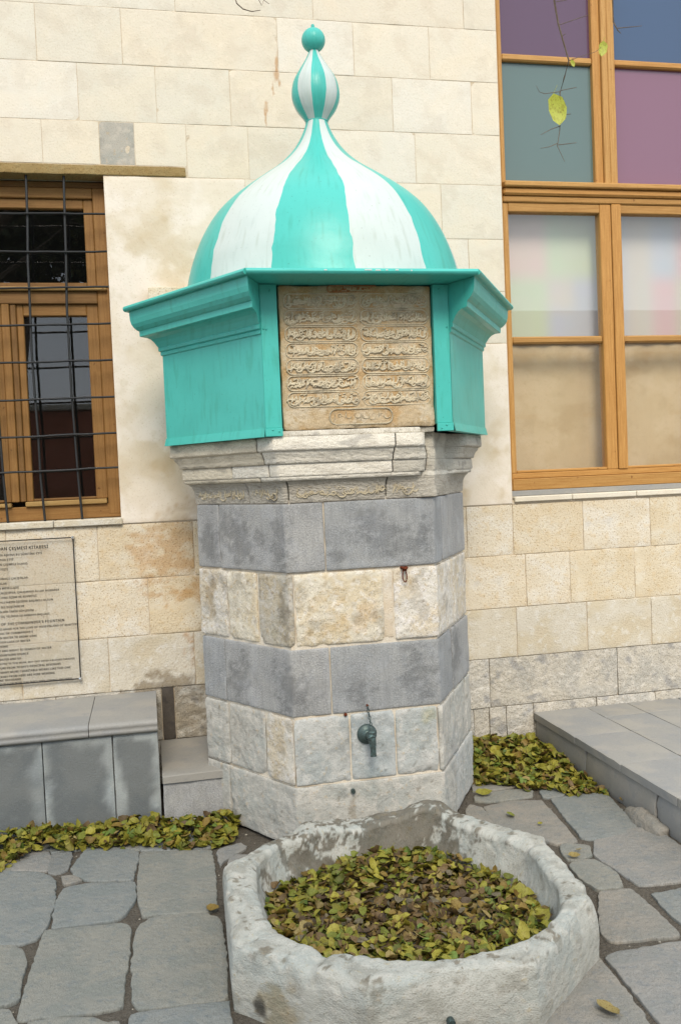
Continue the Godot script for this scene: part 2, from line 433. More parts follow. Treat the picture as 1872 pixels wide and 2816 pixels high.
# one dressed stone: an uneven face with worn, chipped edges and sides that run back into the joint
func stone(fn: Callable, s0: float, s1: float, y0: float, y1: float, depth := 0.05, bev := 0.006, rough := 0.003, chips := 3, step := 0.035, breaks := [], proud := 0.0, colour = null) -> Geo:
	var g := Geo.new()
	var S := spread(s0, s1, bev, step, breaks)
	var Y := spread(y0, y1, bev, step, [])
	var off := Vector2(rng.randf() * 7.0, rng.randf() * 7.0)
	var no := rng.randf() * 90.0
	var spots := []
	for k in chips:
		var e := rng.randi() % 4
		var p := Vector2(lerpf(s0, s1, rng.randf()), lerpf(y0, y1, rng.randf()))
		if rng.randf() < 0.4: p = Vector2(s0 if rng.randf() < .5 else s1, y0 if rng.randf() < .5 else y1)
		elif e < 2: p.x = s0 if e == 0 else s1
		else: p.y = y0 if e == 2 else y1
		spots.append([p, rng.randf_range(.012, .04), rng.randf_range(.3, 1.0) * bev * 1.6])
	var nu := S.size()
	var nv := Y.size()
	var P := PackedVector3Array()
	var Q := PackedVector3Array()
	var uv := PackedVector2Array()
	var col := PackedColorArray()
	for j in nv:
		for i in nu:
			var s := S[i]
			var y := Y[j]
			var edge := 0
			if i == 0 or i == nu - 1: edge += 1
			if j == 0 or j == nv - 1: edge += 1
			var o := proud + nz.get_noise_3d(s * 60.0 + no, y * 60.0, no) * rough * 1.6 + nz.get_noise_3d(s * 12.0, y * 12.0 + no, no) * rough
			var w := nf.get_noise_3d(s * 50.0, y * 50.0, no) * bev * 0.7
			if i == 0: s += absf(w)
			if i == nu - 1: s -= absf(w)
			if j == 0: y += absf(w)
			if j == nv - 1: y -= absf(w)
			if edge == 1: o -= bev * (0.8 + w / bev * .4)
			if edge == 2:
				o -= bev * 1.2
				s += bev * .5 * (1.0 if i == 0 else -1.0)
				y += bev * .5 * (1.0 if j == 0 else -1.0)
			for c: Array in spots:
				var d := (c[0] as Vector2).distance_to(Vector2(s, y)) / float(c[1])
				if d < 1.0: o -= (1.0 - d * d) * float(c[2])
			P.append(fn.call(s, y, o))
			Q.append(fn.call(s, y, -depth))
			uv.append(Vector2(s, y) + off)
			if colour: col.append((colour as Callable).call(s, y))
	g.grid(P, nu, nv, uv, col)
	for e in 4:
		var A := PackedVector3Array()
		var B := PackedVector3Array()
		var ua := PackedVector2Array()
		var ub := PackedVector2Array()
		var ca := PackedColorArray()
		var n := nu if e < 2 else nv
		for k in n:
			var id := k if e == 0 else ((nv - 1) * nu + k if e == 1 else (k * nu if e == 2 else k * nu + nu - 1))
			A.append(P[id])
			B.append(Q[id])
			ua.append(uv[id])
			ub.append(uv[id] + Vector2(.04, .04))
			if col.size(): ca.append(col[id])
		g.grid(B + A if e == 0 or e == 3 else A + B, n, 2, ub + ua if e == 0 or e == 3 else ua + ub, ca + ca)
	return g

func pick(a: Array) -> Material:
	return a[rng.randi() % a.size()]

func box_part(called: String, parent: Node3D, x0: float, x1: float, y0: float, y1: float, z0: float, z1: float, m: Material, bev := 0.004, label := "") -> MeshInstance3D:
	var g := Geo.new()
	g.box(Vector3(x0 + x1, y0 + y1, z0 + z1) * .5, Vector3(x1 - x0, y1 - y0, z1 - z0), bev, Vector2(rng.randf(), rng.randf()) * 5.0)
	return part(called, g, m, parent, label)

func wood(called: String, parent: Node3D, x0: float, x1: float, y0: float, y1: float, z0: float, z1: float, m: Material, bev := 0.004) -> MeshInstance3D:
	var g := Geo.new()
	g.box(Vector3(x0 + x1, y0 + y1, z0 + z1) * .5, Vector3(x1 - x0, y1 - y0, z1 - z0), bev)
	var off := Vector2(rng.randf(), rng.randf()) * 5.0
	for i in g.U.size():
		g.U[i] = (Vector2(g.U[i].y, g.U[i].x) if x1 - x0 > y1 - y0 else g.U[i]) + off
	return part(called, g, m, parent)

# ---------------------------------------------------------------- building
func build_wall() -> void:
	var b := thing("stone_building", "cream limestone building with wooden windows behind the domed fountain", "building")
	# backing masonry with the two window openings, seen only in the joints
	var L0 := -2.054
	var L1 := -1.026
	var R0 := 1.14
	var R1 := 2.53
	var core := []
	core.append([-4.0, L0, 0.0, 5.6])
	core.append([L0, L1, 0.0, 1.40])
	core.append([L0, L1, 3.185, 5.6])
	core.append([L1, R0, 0.0, 5.6])
	core.append([R0, R1, 0.0, 1.41])
	core.append([R0, R1, 4.85, 5.6])
	core.append([R1, 4.6, 0.0, 5.6])
	var g := Geo.new()
	for r: Array in core:
		for lev: Array in [[0.0, .515, -.013], [.515, 1.389, -.006], [1.389, 5.6, -.0022]]:
			var ya := maxf(r[2], lev[0])
			var yb := minf(r[3], lev[1])
			if yb > ya + .02: g.box(Vector3((r[0] + r[1]) * .5, (ya + yb) * .5, float(lev[2]) - .2), Vector3(r[1] - r[0], yb - ya, .40), 0.0002)
	part("masonry_core", g, M.wall_joint, b)
	# courses: bottom, top, material, roughness, joints
	var rows := [
		[4.90, 5.20, "lime", [-3.9, -3.1, -2.3, -1.5, -.7, .2, .9, 1.7, 2.5, 3.3, 4.5]],
		[4.60, 4.90, "lime", [-3.9, -2.9, -2.0, -1.2, -.4, .5, 1.14], [2.53, 3.3, 4.5]],
		[4.31, 4.60, "lime", [-3.9, -3.2, -2.4, -1.7, -1.0, -.2, .6, 1.14], [2.53, 3.1, 3.8, 4.5]],
		[4.03, 4.31, "lime", [-3.9, -3.0, -2.2, -1.48, -.62, .105, .951, 1.14], [2.53, 3.3, 4.5]],
		[3.745, 4.03, "lime", [-3.9, -3.1, -2.45, -1.80, -1.319, -.899, -.094, .319, .745, 1.14], [2.53, 3.1, 3.8, 4.5]],
		[3.455, 3.745, "lime", [-3.9, -3.0, -2.3, -1.62, -1.129, -.740, -.357, .10, .525, .979, 1.14], [2.53, 3.3, 4.5]],
		[3.236, 3.455, "lime", [-3.9, -2.9, -2.1, -1.317, -1.036, -.860, -.597]],
		[3.18, 3.455, "lime", [-.597, -.274, .15, .644, 1.14], [2.53, 3.1, 3.8, 4.5]],
		[2.88, 3.18, "lime", [-3.9, -3.3, -2.6, -2.054], [-.30, .30, .782, 1.14], [2.53, 3.3, 4.5]],
		[2.59, 2.88, "lime", [-3.9, -3.0, -2.4, -2.054], [-.30, .55, .93, 1.14], [2.53, 3.1, 3.8, 4.5]],
		[2.30, 2.59, "lime", [-3.9, -3.3, -2.6, -2.054], [-.30, .40, .80, 1.14], [2.53, 3.3, 4.5]],
		[2.00, 2.30, "lime", [-3.9, -3.0, -2.4, -2.054], [2.53, 3.1, 3.8, 4.5]],
		[1.70, 2.00, "lime", [-3.9, -3.3, -2.6, -2.054], [2.53, 3.3, 4.5]],
		[1.40, 1.70, "lime", [-3.9, -3.0, -2.4, -2.054], [2.53, 3.1, 3.8, 4.5]],
		[1.10, 1.388, "warm", [-3.9, -3.2, -2.6, -2.05, -1.60, -1.150, -.66, -.2, .3, .86, 1.137, 1.57, 1.998, 2.42, 2.9, 3.6, 4.5]],
		[.80, 1.10, "warm", [-3.9, -3.0, -2.4, -1.90, -1.42, -.907, -.45, .2, .75, 1.206, 1.479, 1.888, 2.32, 2.8, 3.4, 4.5]],
		[.515, .80, "pale", [-3.9, -3.3, -2.7, -2.1, -1.56, -1.125, -.683, -.2, .3, .72, 1.139, 1.576, 1.987, 2.40, 2.9, 3.6, 4.5]],
		[.235, .515, "plinth", [-3.9, -3.0, -2.4, -1.9, -1.4, -.868, -.80, -.45, .2, .62, .965, 1.76, 2.6, 2.7, 3.4, 4.5]],
		[.0, .235, "plinth", [-3.9, -3.0, -2.2, -1.5, -.88, -.5, .2, .70, .862, .955, 1.058, 1.225, 1.62, 2.0, 2.6, 3.4, 4.5]]]
	for r: Array in rows:
		for q in range(3, r.size()):
			var xs: Array = r[q]
			for i in xs.size() - 1:
				var kind: String = r[2]
				var gap := 0.0013 if kind == "lime" else 0.0016
				var m: Material = pick(M[kind])
				var rough := 0.0012 if kind == "lime" else (0.006 if kind == "plinth" else 0.0022)
				var bev := 0.0015 if kind == "lime" else (0.003 if kind == "plinth" else 0.003)
				var label := ""
				var y0: float = r[0]
				var proud := rng.randf_range(-.0005, .0012)
				if kind == "lime" and absf(xs[i] + 1.036) < .001 and absf(y0 - 3.236) < .001:
					proud = -.001
					m = mat((M.wash[1] as StandardMaterial3D).albedo_texture, Color(.93, .90, .86), .95, 1.3)
					label = "grey cement patch above the barred window"
					rough = .0012
				if kind == "warm" and absf(xs[i] + 1.150) < .001: m = M.warm[1]
				if kind == "plinth" and absf(xs[i] + .868) < .001:
					m = mat((M.plinth[0] as StandardMaterial3D).albedo_texture, Color(.42, .40, .39), .9, 2.0)
					label = "dark stained stone beside the bench"
				var near: bool = xs[i + 1] < -.4 and xs[i + 1] > -1.2 and kind != "lime" and label == ""
				var rusty: bool = kind == "lime" and ((y0 > 3.7 and y0 < 3.8 and xs[i] < -.085 and xs[i + 1] > -.095) or (y0 > 3.4 and y0 < 3.5 and absf(xs[i] + .357) < .001))
				if near or rusty: m = stained(m)
				var sg := stone(flat, xs[i] + gap, xs[i + 1] - gap, y0 + gap, r[1] - gap, .06, bev, rough, 3 if kind == "lime" else 5, .012 if near else (.0055 if rusty else .032), [], proud, wall_stain if near else (rust_run if rusty else null))
				part("stone_block", sg, m, b, label)
	# plastered piers
	part("plaster_patch", stone(flat, L1 + .001, -.30, 1.392, 3.178, .05, .004, .002, 0, .02, [], .004, wall_stain), stained(M.plaster), b)
	part("plaster_patch", stone(flat, -.30, R0 - .002, 1.392, 2.298, .05, .004, .002, 0, .05, [], .004), M.plaster_white, b)
	# plank lintel over the barred window
	part("lintel_plank", stone(flat, -2.45, -.607, 3.1825, 3.232, .10, .004, .002, 4, .05, [], .007), M.plank, b)
	# sills
	for sx: Array in [[-2.07, -1.363], [-1.360, -1.020]]:
		box_part("window_sill", b, sx[0], sx[1], 1.390, 1.424, -.16, .022, M.pale[0], .004)
	for sx: Array in [[1.150, 1.50], [1.503, 1.905], [1.908, 2.55]]:
		box_part("window_sill", b, sx[0], sx[1], 1.400, 1.430, -.16, .016, M.lime[2], .004)
	box_part("sill_bed", b, 1.142, 2.528, 1.4305, 1.462, -.16, -.055, M.slab[0], .003)
	# small stone left standing out behind the canopy cornice
	part("corbel", stone(func(s: float, y: float, o: float) -> Vector3: return Vector3(s, y, o + .115), -.832, -.40, 2.42, 2.592, .12, .006, .004, 3, .04), M.warm[1], b)
	barred_window(b)
	tall_window(b)
	# rooms behind the windows
	var room := Geo.new()
	for r: Array in [[-2.3, -.8, 1.2, 3.4], [.95, 2.75, 1.2, 5.0]]:
		var x0: float = r[0]
		var x1: float = r[1]
		var y0: float = r[2]
		var y1: float = r[3]
		var c := Vector3((x0 + x1) * .5, (y0 + y1) * .5, -1.5)
		room.box(Vector3(c.x, c.y, -2.45), Vector3(x1 - x0, y1 - y0, .1), .001)
		room.box(Vector3(x0, c.y, -1.42), Vector3(.1, y1 - y0, 2.04), .001)
		room.box(Vector3(x1, c.y, -1.42), Vector3(.1, y1 - y0, 2.0), .001)
		room.box(Vector3(c.x, y0, -1.42), Vector3(x1 - x0, .1, 2.0), .001)
		room.box(Vector3(c.x, y1, -1.42), Vector3(x1 - x0, .1, 2.0), .001)
	part("room_lining", room, M.room, b)

func stained(m: StandardMaterial3D) -> StandardMaterial3D:
	var c := m.duplicate() as StandardMaterial3D
	c.vertex_color_use_as_albedo = true
	return c

# ochre and brown weathering on the wall left of the shaft, with a ragged, grainy outline
func wall_stain(x: float, y: float) -> Color:
	var n1 := nz.get_noise_3d(x * 26.0, y * 60.0, 3.0)
	var n2 := nz.get_noise_3d(x * 90.0, y * 160.0, 8.0)
	var n3 := nf.get_noise_3d(x * 240.0, y * 300.0, 5.0)
	var c := Color(1, 1, 1)
	for s: Array in [[-.75, 1.21, .20, .20, Color(.80, .62, .45), .75], [-.70, 1.40, .14, .10, Color(.74, .66, .55), .6], [-.645, .70, .07, .16, Color(.76, .52, .34), .8], [-.80, .53, .18, .05, Color(.40, .37, .35), .8], [-.80, .36, .20, .20, Color(.55, .50, .43), .8], [-.62, 1.05, .10, .12, Color(.80, .62, .42), .7]]:
		var d := Vector2((x - s[0]) / s[2], (y - s[1]) / s[3]).length()
		var k := clampf((1.0 - d + n1 * 1.3 + n2 * 1.0 + n3 * .5) * 1.8, 0.0, 1.0)
		c = c.lerp(s[4], k * float(s[5]))
	return c

# rust that has run down the stone from an old nail
func rust_run(x: float, y: float) -> Color:
	var n1 := nz.get_noise_3d(x * 120.0, y * 60.0, 3.0)
	var n2 := nf.get_noise_3d(x * 500.0, y * 260.0, 5.0)
	var c := Color(1, 1, 1)
	for s: Array in [[-.101, 3.80, .009, .050], [-.104, 3.725, .016, .040], [-.092, 3.69, .007, .03], [-.130, 3.655, .008, .040], [-.168, 3.545, .010, .045], [-.172, 3.50, .006, .04]]:
		var d := Vector2((x - s[0] + n1 * .008) / s[2], (y - s[1]) / s[3]).length()
		c = c.lerp(Color(.66, .42, .24), clampf((1.0 - d + n1 * .5 + n2 * .6) * 1.5, 0.0, 1.0) * .75)
	return c

func barred_window(b: Node3D) -> void:
	var w := Node3D.new()
	w.name = "barred_window"
	b.add_child(w, true)
	w.position = Vector3(-1.54, 1.424, -.1)
	w.set_meta("label", "weathered wooden casement window behind an iron grille")
	var A: Array = M.wood_old
	var z := -.10
	# fixed frame
	wood("frame_stile", w, -1.090, -1.0265, 1.443, 3.145, z - .07, z + .004, A[0])
	wood("frame_stile", w, -2.053, -1.990, 1.443, 3.145, z - .07, z + .004, A[0])
	wood("frame_rail", w, -1.990, -1.090, 3.091, 3.145, z - .07, z + .002, A[0])
	wood("frame_head", w, -2.053, -1.0265, 3.147, 3.181, z - .07, z - .012, A[1])
	wood("frame_rail", w, -1.990, -1.090, 2.547, 2.612, z - .07, z + .006, A[1])
	wood("frame_ledge", w, -2.04, -1.040, 2.613, 2.632, z - .07, z + .028, M.wood_grey)
	wood("frame_rail", w, -2.053, -1.0265, 1.426, 1.500, z - .07, z + .002, A[0])
	wood("frame_ledge", w, -1.505, -1.095, 1.5005, 1.526, z - .05, z + .022, M.wood_grey)
	wood("frame_ledge", w, -1.985, -1.575, 1.5005, 1.522, z - .05, z + .022, M.wood_grey)
	wood("mullion", w, -1.574, -1.534, 1.5265, 2.547, z - .07, z + .006, A[0])
	wood("mullion", w, -1.532, -1.502, 1.5265, 2.547, z - .07, z - .002, A[1])
	# top light
	for s in [[-1.139, -1.091], [-1.989, -1.941]]: wood("sash_stile", w, s[0], s[1], 2.6325, 3.0905, z - .06, z - .014, A[0])
	wood("sash_rail", w, -1.941, -1.139, 3.041, 3.0905, z - .06, z - .014, A[0])
	wood("sash_rail", w, -1.941, -1.139, 2.6325, 2.660, z - .06, z - .014, A[1])
	# two casements
	for s in [[-1.150, -1.0905], [-1.501, -1.467], [-1.989, -1.93], [-1.612, -1.5745]]: wood("sash_stile", w, s[0], s[1], 1.5265, 2.5465, z - .06, z - .012, A[0])
	for s in [[-1.467, -1.150], [-1.93, -1.612]]:
		wood("sash_rail", w, s[0], s[1], 2.488, 2.5465, z - .06, z - .012, A[0])
		wood("sash_rail", w, s[0], s[1], 1.5265, 1.540, z - .06, z - .012, A[1])
	for q in [[-1.941, -1.139, 2.660, 3.041], [-1.467, -1.150, 1.540, 2.488], [-1.93, -1.612, 1.540, 2.488]]:
		box_part("pane", w, q[0], q[1], q[2], q[3], z - .040, z - .036, M.glass_dark, .0003)
	# grille
	var gr := Node3D.new()
	gr.name = "iron_grille"
	b.add_child(gr, true)
	gr.position = Vector3(-1.54, 1.424, -.02)
	gr.set_meta("label", "dark iron bar grille over the old window")
	for k in 5:
		var x := -1.222 - .184 * k
		var path := []
		for i in 9:
			var y := lerpf(1.424, 3.182, i / 8.0)
			path.append(Vector3(x - .020 * sin(PI * i / 8.0) + nf.get_noise_2d(k * 30.0, i * 20.0) * .006, y, -.027))
		var g := Geo.new()
		g.tube(path, [.0064], 7)
		part("bar", g, M.iron, gr)
	for k in 8:
		var y: float = [2.984, 2.793, 2.611, 2.423, 2.236, 2.046, 1.859, 1.680][k]
		var path := []
		for i in 15:
			var x := lerpf(-2.054, -1.026, i / 14.0)
			path.append(Vector3(x, y + (x + 1.54) * .012 + nf.get_noise_2d(k * 40.0 + 9.0, i * 25.0) * .004, -.0135 + nf.get_noise_2d(k * 13.0, i * 31.0) * .002))
		var g := Geo.new()
		g.tube(path, [.0056], 7)
		part("bar", g, M.iron, gr)

func tall_window(b: Node3D) -> void:
	var w := Node3D.new()
	w.name = "tall_window"
	b.add_child(w, true)
	w.position = Vector3(1.84, 1.465, -.07)
	w.set_meta("label", "tall varnished pine window with coloured upper panes")
	var A: Array = M.wood
	var z := -.07
	wood("frame_stile", w, 1.1405, 1.170, 1.4625, 4.85, z - .08, z + .010, A[2])
	wood("frame_stile", w, 2.500, 2.5295, 1.4625, 4.85, z - .08, z + .010, A[2])
	wood("frame_rail", w, 1.170, 2.500, 1.4625, 1.529, z - .08, z + .014, A[2])
	wood("frame_ledge", w, 1.170, 2.500, 1.5295, 1.562, z - .08, z + .004, A[1])
	wood("frame_rail", w, 1.170, 2.500, 4.79, 4.85, z - .08, z + .010, A[0])
	# transom, stepped
	wood("transom", w, 1.170, 2.500, 3.187, 3.218, z - .08, z + .050, A[0], .006)
	wood("transom", w, 1.170, 2.500, 3.146, 3.1865, z - .08, z + .030, A[1], .010)
	wood("transom", w, 1.170, 2.500, 3.108, 3.1455, z - .08, z + .012, A[2], .006)
	# four sashes
	var cols := [[1.1705, 1.8395], [1.8415, 2.4995]]
	for ci in 2:
		var x0: float = cols[ci][0]
		var x1: float = cols[ci][1]
		var a := .033 if ci == 0 else .060
		var c := .070 if ci == 0 else .040
		# lower sash
		wood("sash_stile", w, x0, x0 + a, 1.5625, 3.1075, z - .06, z + (.0 if ci == 0 else .012), A[ci])
		wood("sash_stile", w, x1 - c, x1, 1.5625, 3.1075, z - .06, z + .004, A[1])
		wood("sash_rail", w, x0 + a, x1 - c, 3.056, 3.1075, z - .06, z + .002, A[2])
		wood("sash_rail", w, x0 + a, x1 - c, 1.5625, 1.578, z - .06, z + .002, A[1])
		wood("muntin", w, x0 + a, x1 - c, 2.307, 2.347, z - .045, z - .002, A[2], .008)
		box_part("pane", w, x0 + a, x1 - c, 1.578, 2.307, z - .032, z - .028, M.glass, .0003)
		box_part("pane", w, x0 + a, x1 - c, 2.347, 3.056, z - .032, z - .028, M.glass, .0003)
		# upper sash
		var ua := .026 if ci == 0 else .046
		var uc := .086 if ci == 0 else .05
		wood("sash_stile", w, x0, x0 + ua, 3.2185, 4.7895, z - .06, z + (.0 if ci == 0 else .014), A[0])
		wood("sash_stile", w, x1 - uc, x1 - .036, 3.2185, 4.7895, z - .06, z + .000, A[1])
		wood("sash_stile", w, x1 - .0355, x1, 3.2185, 4.7895, z - .06, z + .018, A[0])
		wood("sash_rail", w, x0 + ua, x1 - uc, 3.2185, 3.230, z - .06, z + .002, A[2])
		wood("muntin", w, x0 + ua, x1 - uc, 3.908, 3.946, z - .045, z - .002, A[ci], .008)
		box_part("pane", w, x0 + ua, x1 - uc, 3.230, 3.908, z - .034, z - .030, M.glass_teal if ci == 0 else M.glass_rose, .0003)
		box_part("pane", w, x0 + ua, x1 - uc, 3.946, 4.79, z - .034, z - .030, M.glass_purple if ci == 0 else M.glass_blue, .0003)
	# roller blinds behind the lower panes: tan below, patches of coloured light painted on above
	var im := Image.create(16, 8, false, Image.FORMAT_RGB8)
	var pal := [Color(.80, .79, .78), Color(.84, .78, .76), Color(.78, .82, .74), Color(.76, .78, .83), Color(.83, .74, .76), Color(.80, .81, .76)]  # pastel tints of the coloured light painted into the cloth texture
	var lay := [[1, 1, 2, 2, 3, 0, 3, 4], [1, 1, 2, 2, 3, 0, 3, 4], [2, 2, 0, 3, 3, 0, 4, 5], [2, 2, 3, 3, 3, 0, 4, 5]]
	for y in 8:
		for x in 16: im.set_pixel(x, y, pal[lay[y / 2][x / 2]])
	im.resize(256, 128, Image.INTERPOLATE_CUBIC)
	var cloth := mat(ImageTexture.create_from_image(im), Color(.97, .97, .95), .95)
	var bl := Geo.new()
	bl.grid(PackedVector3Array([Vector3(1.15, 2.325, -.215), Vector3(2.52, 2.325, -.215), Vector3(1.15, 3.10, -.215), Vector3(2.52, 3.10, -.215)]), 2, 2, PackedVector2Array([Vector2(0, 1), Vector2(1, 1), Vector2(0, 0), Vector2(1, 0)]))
	part("blind", bl, cloth, w, "pale blind painted with faint pink green and blue light patches")
	var tan := mat((M.plaster as StandardMaterial3D).albedo_texture, Color(.93, .87, .74), .95, 0.5)
	var folds := Geo.new()
	var P := PackedVector3Array()
	var uv := PackedVector2Array()
	for j in 2:
		for i in 60:
			var x := lerpf(1.15, 2.52, i / 59.0)
			P.append(Vector3(x, 1.50 if j == 0 else 2.33, -.235 + .004 * sin(x * 46.0) + .003 * sin(x * 17.0)))
			uv.append(Vector2(x, j))
	folds.grid(P, 60, 2, uv)
	part("blind", folds, tan, w, "plain tan blind in the lower panes")

# ---------------------------------------------------------------- fountain
func build_fountain() -> void:
	var f := thing("street_fountain", "banded stone street fountain with teal and white striped onion dome", "fountain", Vector3(0, 0, .508))
	var core := Geo.new()
	var P := PackedVector3Array()
	var uv := PackedVector2Array()
	for j in 2:
		for k in 6:
			P.append(hexp(HS[k], 1.50 * j, -.0105))
			uv.append(Vector2(HS[k], 1.5 * j))
	core.grid(P, 6, 2, uv)
	for k in 5:   # flat shaded copies keep the corners crisp
		core.quad(hexp(HS[k], 0, -.010), hexp(HS[k + 1], 0, -.010), hexp(HS[k + 1], 1.5, -.010), hexp(HS[k], 1.5, -.010), Vector3(0, .7, .508))
	part("mortar_core", core, M.mortar, f)
	# courses of the shaft: bottom, top, joints, materials
	var E := -1.318
	var F := 1.974
	var G := .003
	var rows := [
		[.003, .272, [E, -.485, .90, F], [M.wash[2], M.wash[2], M.wash[0]], .003],
		[.277, .568, [E, -.478, -.202, -.006, .242, .446, .640, 1.20, F], [M.wash[2], M.wash[2], M.band[1], M.wash[0], M.wash[1], M.wash[0], M.wash[2], M.wash[2]], .004],
		[.574, .864, [E, -.485, .167, .93, F], [M.basalt[1], M.basalt[0], M.basalt[1], M.basalt[2]], .002],
		[.871, 1.185, [E, -.445, -.218, .022, .462, 1.02, F], [M.band[1], M.band[2], M.band[3], M.band[2], M.band[4], M.band[1]], .0045],
		[1.192, 1.486, [E, -.483, .167, .80, F], [M.basalt[0], M.basalt[0], M.basalt[1], M.basalt[2]], .002]]
	for r: Array in rows:
		var xs: Array = r[2]
		for i in xs.size() - 1:
			var rough: float = r[4]
			var gap := .0026 if rough > .003 else .0022
			var s1: float = xs[i + 1] - gap
			var proud := rng.randf_range(-.002, .002)
			if r[0] == .871 and i == 3: s1 -= .045
			if r[0] == .871 and i == 2: proud = -.004
			if r[0] == .003: proud = .004
			var bev := .006 if rough > .003 else .004
			var pale: bool = rough > .0025
			part("stone_block", stone(hexp, xs[i] + gap, s1, r[0] + G * .4, r[1] - G * .4, .03, bev, rough, 6 if pale else 4, 0.011, HS, proud, shaft_stain if pale else basalt_wear), stained(r[3][i]), f)
	# patch of mortar filling beside the broken stone of the second pale course
	part("mortar_fill", stone(hexp, .409, .459, .885, 1.18, .02, .004, .003, 3, .02, [], -.003), M.mortar, f)
	# moulded stone cornice: (offset, height) profile swept round, in separate stones
	var tiers := [
		[[Vector2(.0, 1.489), Vector2(.004, 1.505), Vector2(.006, 1.545), Vector2(.016, 1.568), Vector2(.030, 1.580)], "frieze", [E, -.24, .02, .445, 1.974]],
		[[Vector2(.026, 1.5805), Vector2(.042, 1.584), Vector2(.044, 1.597), Vector2(.040, 1.600)], "corn", [E, -.12, .60, 1.974]],
		[[Vector2(.046, 1.6005), Vector2(.050, 1.606), Vector2(.050, 1.646), Vector2(.046, 1.652)], "corn", [E, -.30, -.06, .46, .62, 1.974]],
		[[Vector2(.050, 1.6525), Vector2(.060, 1.656), Vector2(.062, 1.668), Vector2(.066, 1.680), Vector2(.078, 1.694), Vector2(.080, 1.704)], "corn", [E, -.08, .46, .62, 1.974]],
		[[Vector2(.080, 1.7045), Vector2(.092, 1.708), Vector2(.095, 1.716), Vector2(.094, 1.764), Vector2(.06, 1.767)], "corn", [E, -.10, .46, .62, 1.974]]]
	for t: Array in tiers:
		var prof: Array = t[0]
		var xs: Array = t[2]
		for i in xs.size() - 1:
			if xs[i] == .46 and xs[i + 1] == .62 and false: continue
			var g := Geo.new()
			var a: float = xs[i] + .002
			var c: float = xs[i + 1] - .002
			var S := spread(a, c, .004, .03, HS)
			# broken away round the front right edge
			var PP := PackedVector3Array()
			var UU := PackedVector2Array()
			var off := Vector2(rng.randf(), rng.randf()) * 6.0
			var run := 0.0
			for j in prof.size():
				if j: run += (prof[j] as Vector2).distance_to(prof[j - 1])
				for s in S:
					var o: float = prof[j].x * (.82 + .20 * smoothstep(.0, .6, maxf(-s, s - .656)))
					var w := nz.get_noise_3d(s * 45.0, prof[j].y * 60.0, 7.0)
					var gone := smoothstep(.575, .60, s) * (1.0 - smoothstep(.93, .97, s))
					o = lerpf(o + w * .004, .010 + w * .016, gone)
					if s == S[0] or s == S[S.size() - 1]: o -= .006
					PP.append(hexp(s, prof[j].y, o))
					UU.append(Vector2(s, prof[j].y + run) + off)
			g.grid(PP, S.size(), prof.size(), UU)
			# closing faces so that each stone is solid
			var top := PackedVector3Array()
			var ut := PackedVector2Array()
			for s in S:
				top.append(PP[(prof.size() - 1) * S.size() + S.find(s)])
				ut.append(Vector2(s, 0))
			for s in S:
				top.append(hexp(s, prof[prof.size() - 1].y, -.02))
				ut.append(Vector2(s, .1))
			g.grid(top, S.size(), 2, ut)
			var m: Material = M.frieze if t[1] == "frieze" else (M.corn[2] if i == 0 else (M.corn[0] if i < 3 else M.corn[1]))
			part("cornice_stone" if t[1] != "frieze" else "frieze_stone", g, m, f)
	# carved ornament on the frieze
	for r: Array in [[-.62, -.26], [-.22, -.03], [.05, .14], [.15, .44], [.46, .58]]:
		var g := Geo.new()
		strokes(g, r[0], r[1], 1.498, 1.562, func(s: float, y: float, o: float) -> Vector3: return hexp(s, y, o + .004), int((r[1] - r[0]) * 90.0), .0032)
		part("carving", g, M.carve_grey, f)
	part("tablet_bed", stone(func(s: float, y: float, o: float) -> Vector3: return Vector3(s, y, 1.146 + o), -.331, .262, 1.7655, 1.7885, .08, .004, .002, 4, .03), M.corn[0], f)
	part("tablet_bed", stone(func(s: float, y: float, o: float) -> Vector3: return Vector3(s, y, 1.128 + o), .264, .331, 1.7655, 1.7885, .08, .004, .004, 4, .02), M.corn[1], f)
	canopy(f)
	tablet(f)
	tap(f)
	# rusty staple with a hanging ring
	var st := Node3D.new()
	st.name = "iron_staple"
	f.add_child(st, true)
	st.set_meta("label", "small rusty iron ring in the pale course")
	var g := Geo.new()
	g.tube([Vector3(.172, 1.186, 1.07), Vector3(.174, 1.186, 1.098), Vector3(.182, 1.182, 1.103), Vector3(.190, 1.186, 1.098), Vector3(.192, 1.186, 1.07)], [.006], 7)
	g.box(Vector3(.182, 1.180, 1.088), Vector3(.020, .016, .014), .003)
	part("staple", g, M.rust, st)
	var rg := Geo.new()
	var path := []
	for i in 19: path.append(Vector3(.180 + .0095 * sin(TAU * i / 18.0), 1.150 + .025 * cos(TAU * i / 18.0), 1.094 - .004 * cos(TAU * i / 18.0)))
	rg.tube(path, [.0028], 6, false)
	part("ring", rg, M.rust, st)
	var nl := Geo.new()
	nl.lathe(PackedVector2Array([Vector2(.0075, 0), Vector2(.0075, .006), Vector2(.005, .010), Vector2(0.0001, .011)]), Vector3.ZERO, 0, TAU, 10)
	for i in nl.V.size(): nl.V[i] = Vector3(nl.V[i].x - .102, -nl.V[i].z + .567, 1.070 + nl.V[i].y)
	for i in nl.N.size(): nl.N[i] = Vector3(nl.N[i].x, -nl.N[i].z, nl.N[i].y)
	part("nail", nl, M.rust, f)
	var dr := Geo.new()
	dr.tube([Vector3(-.085, .236, 1.07), Vector3(-.085, .234, 1.092)], [.011, .009], 8)
	part("old_pipe_stub", dr, M.bronze, f)

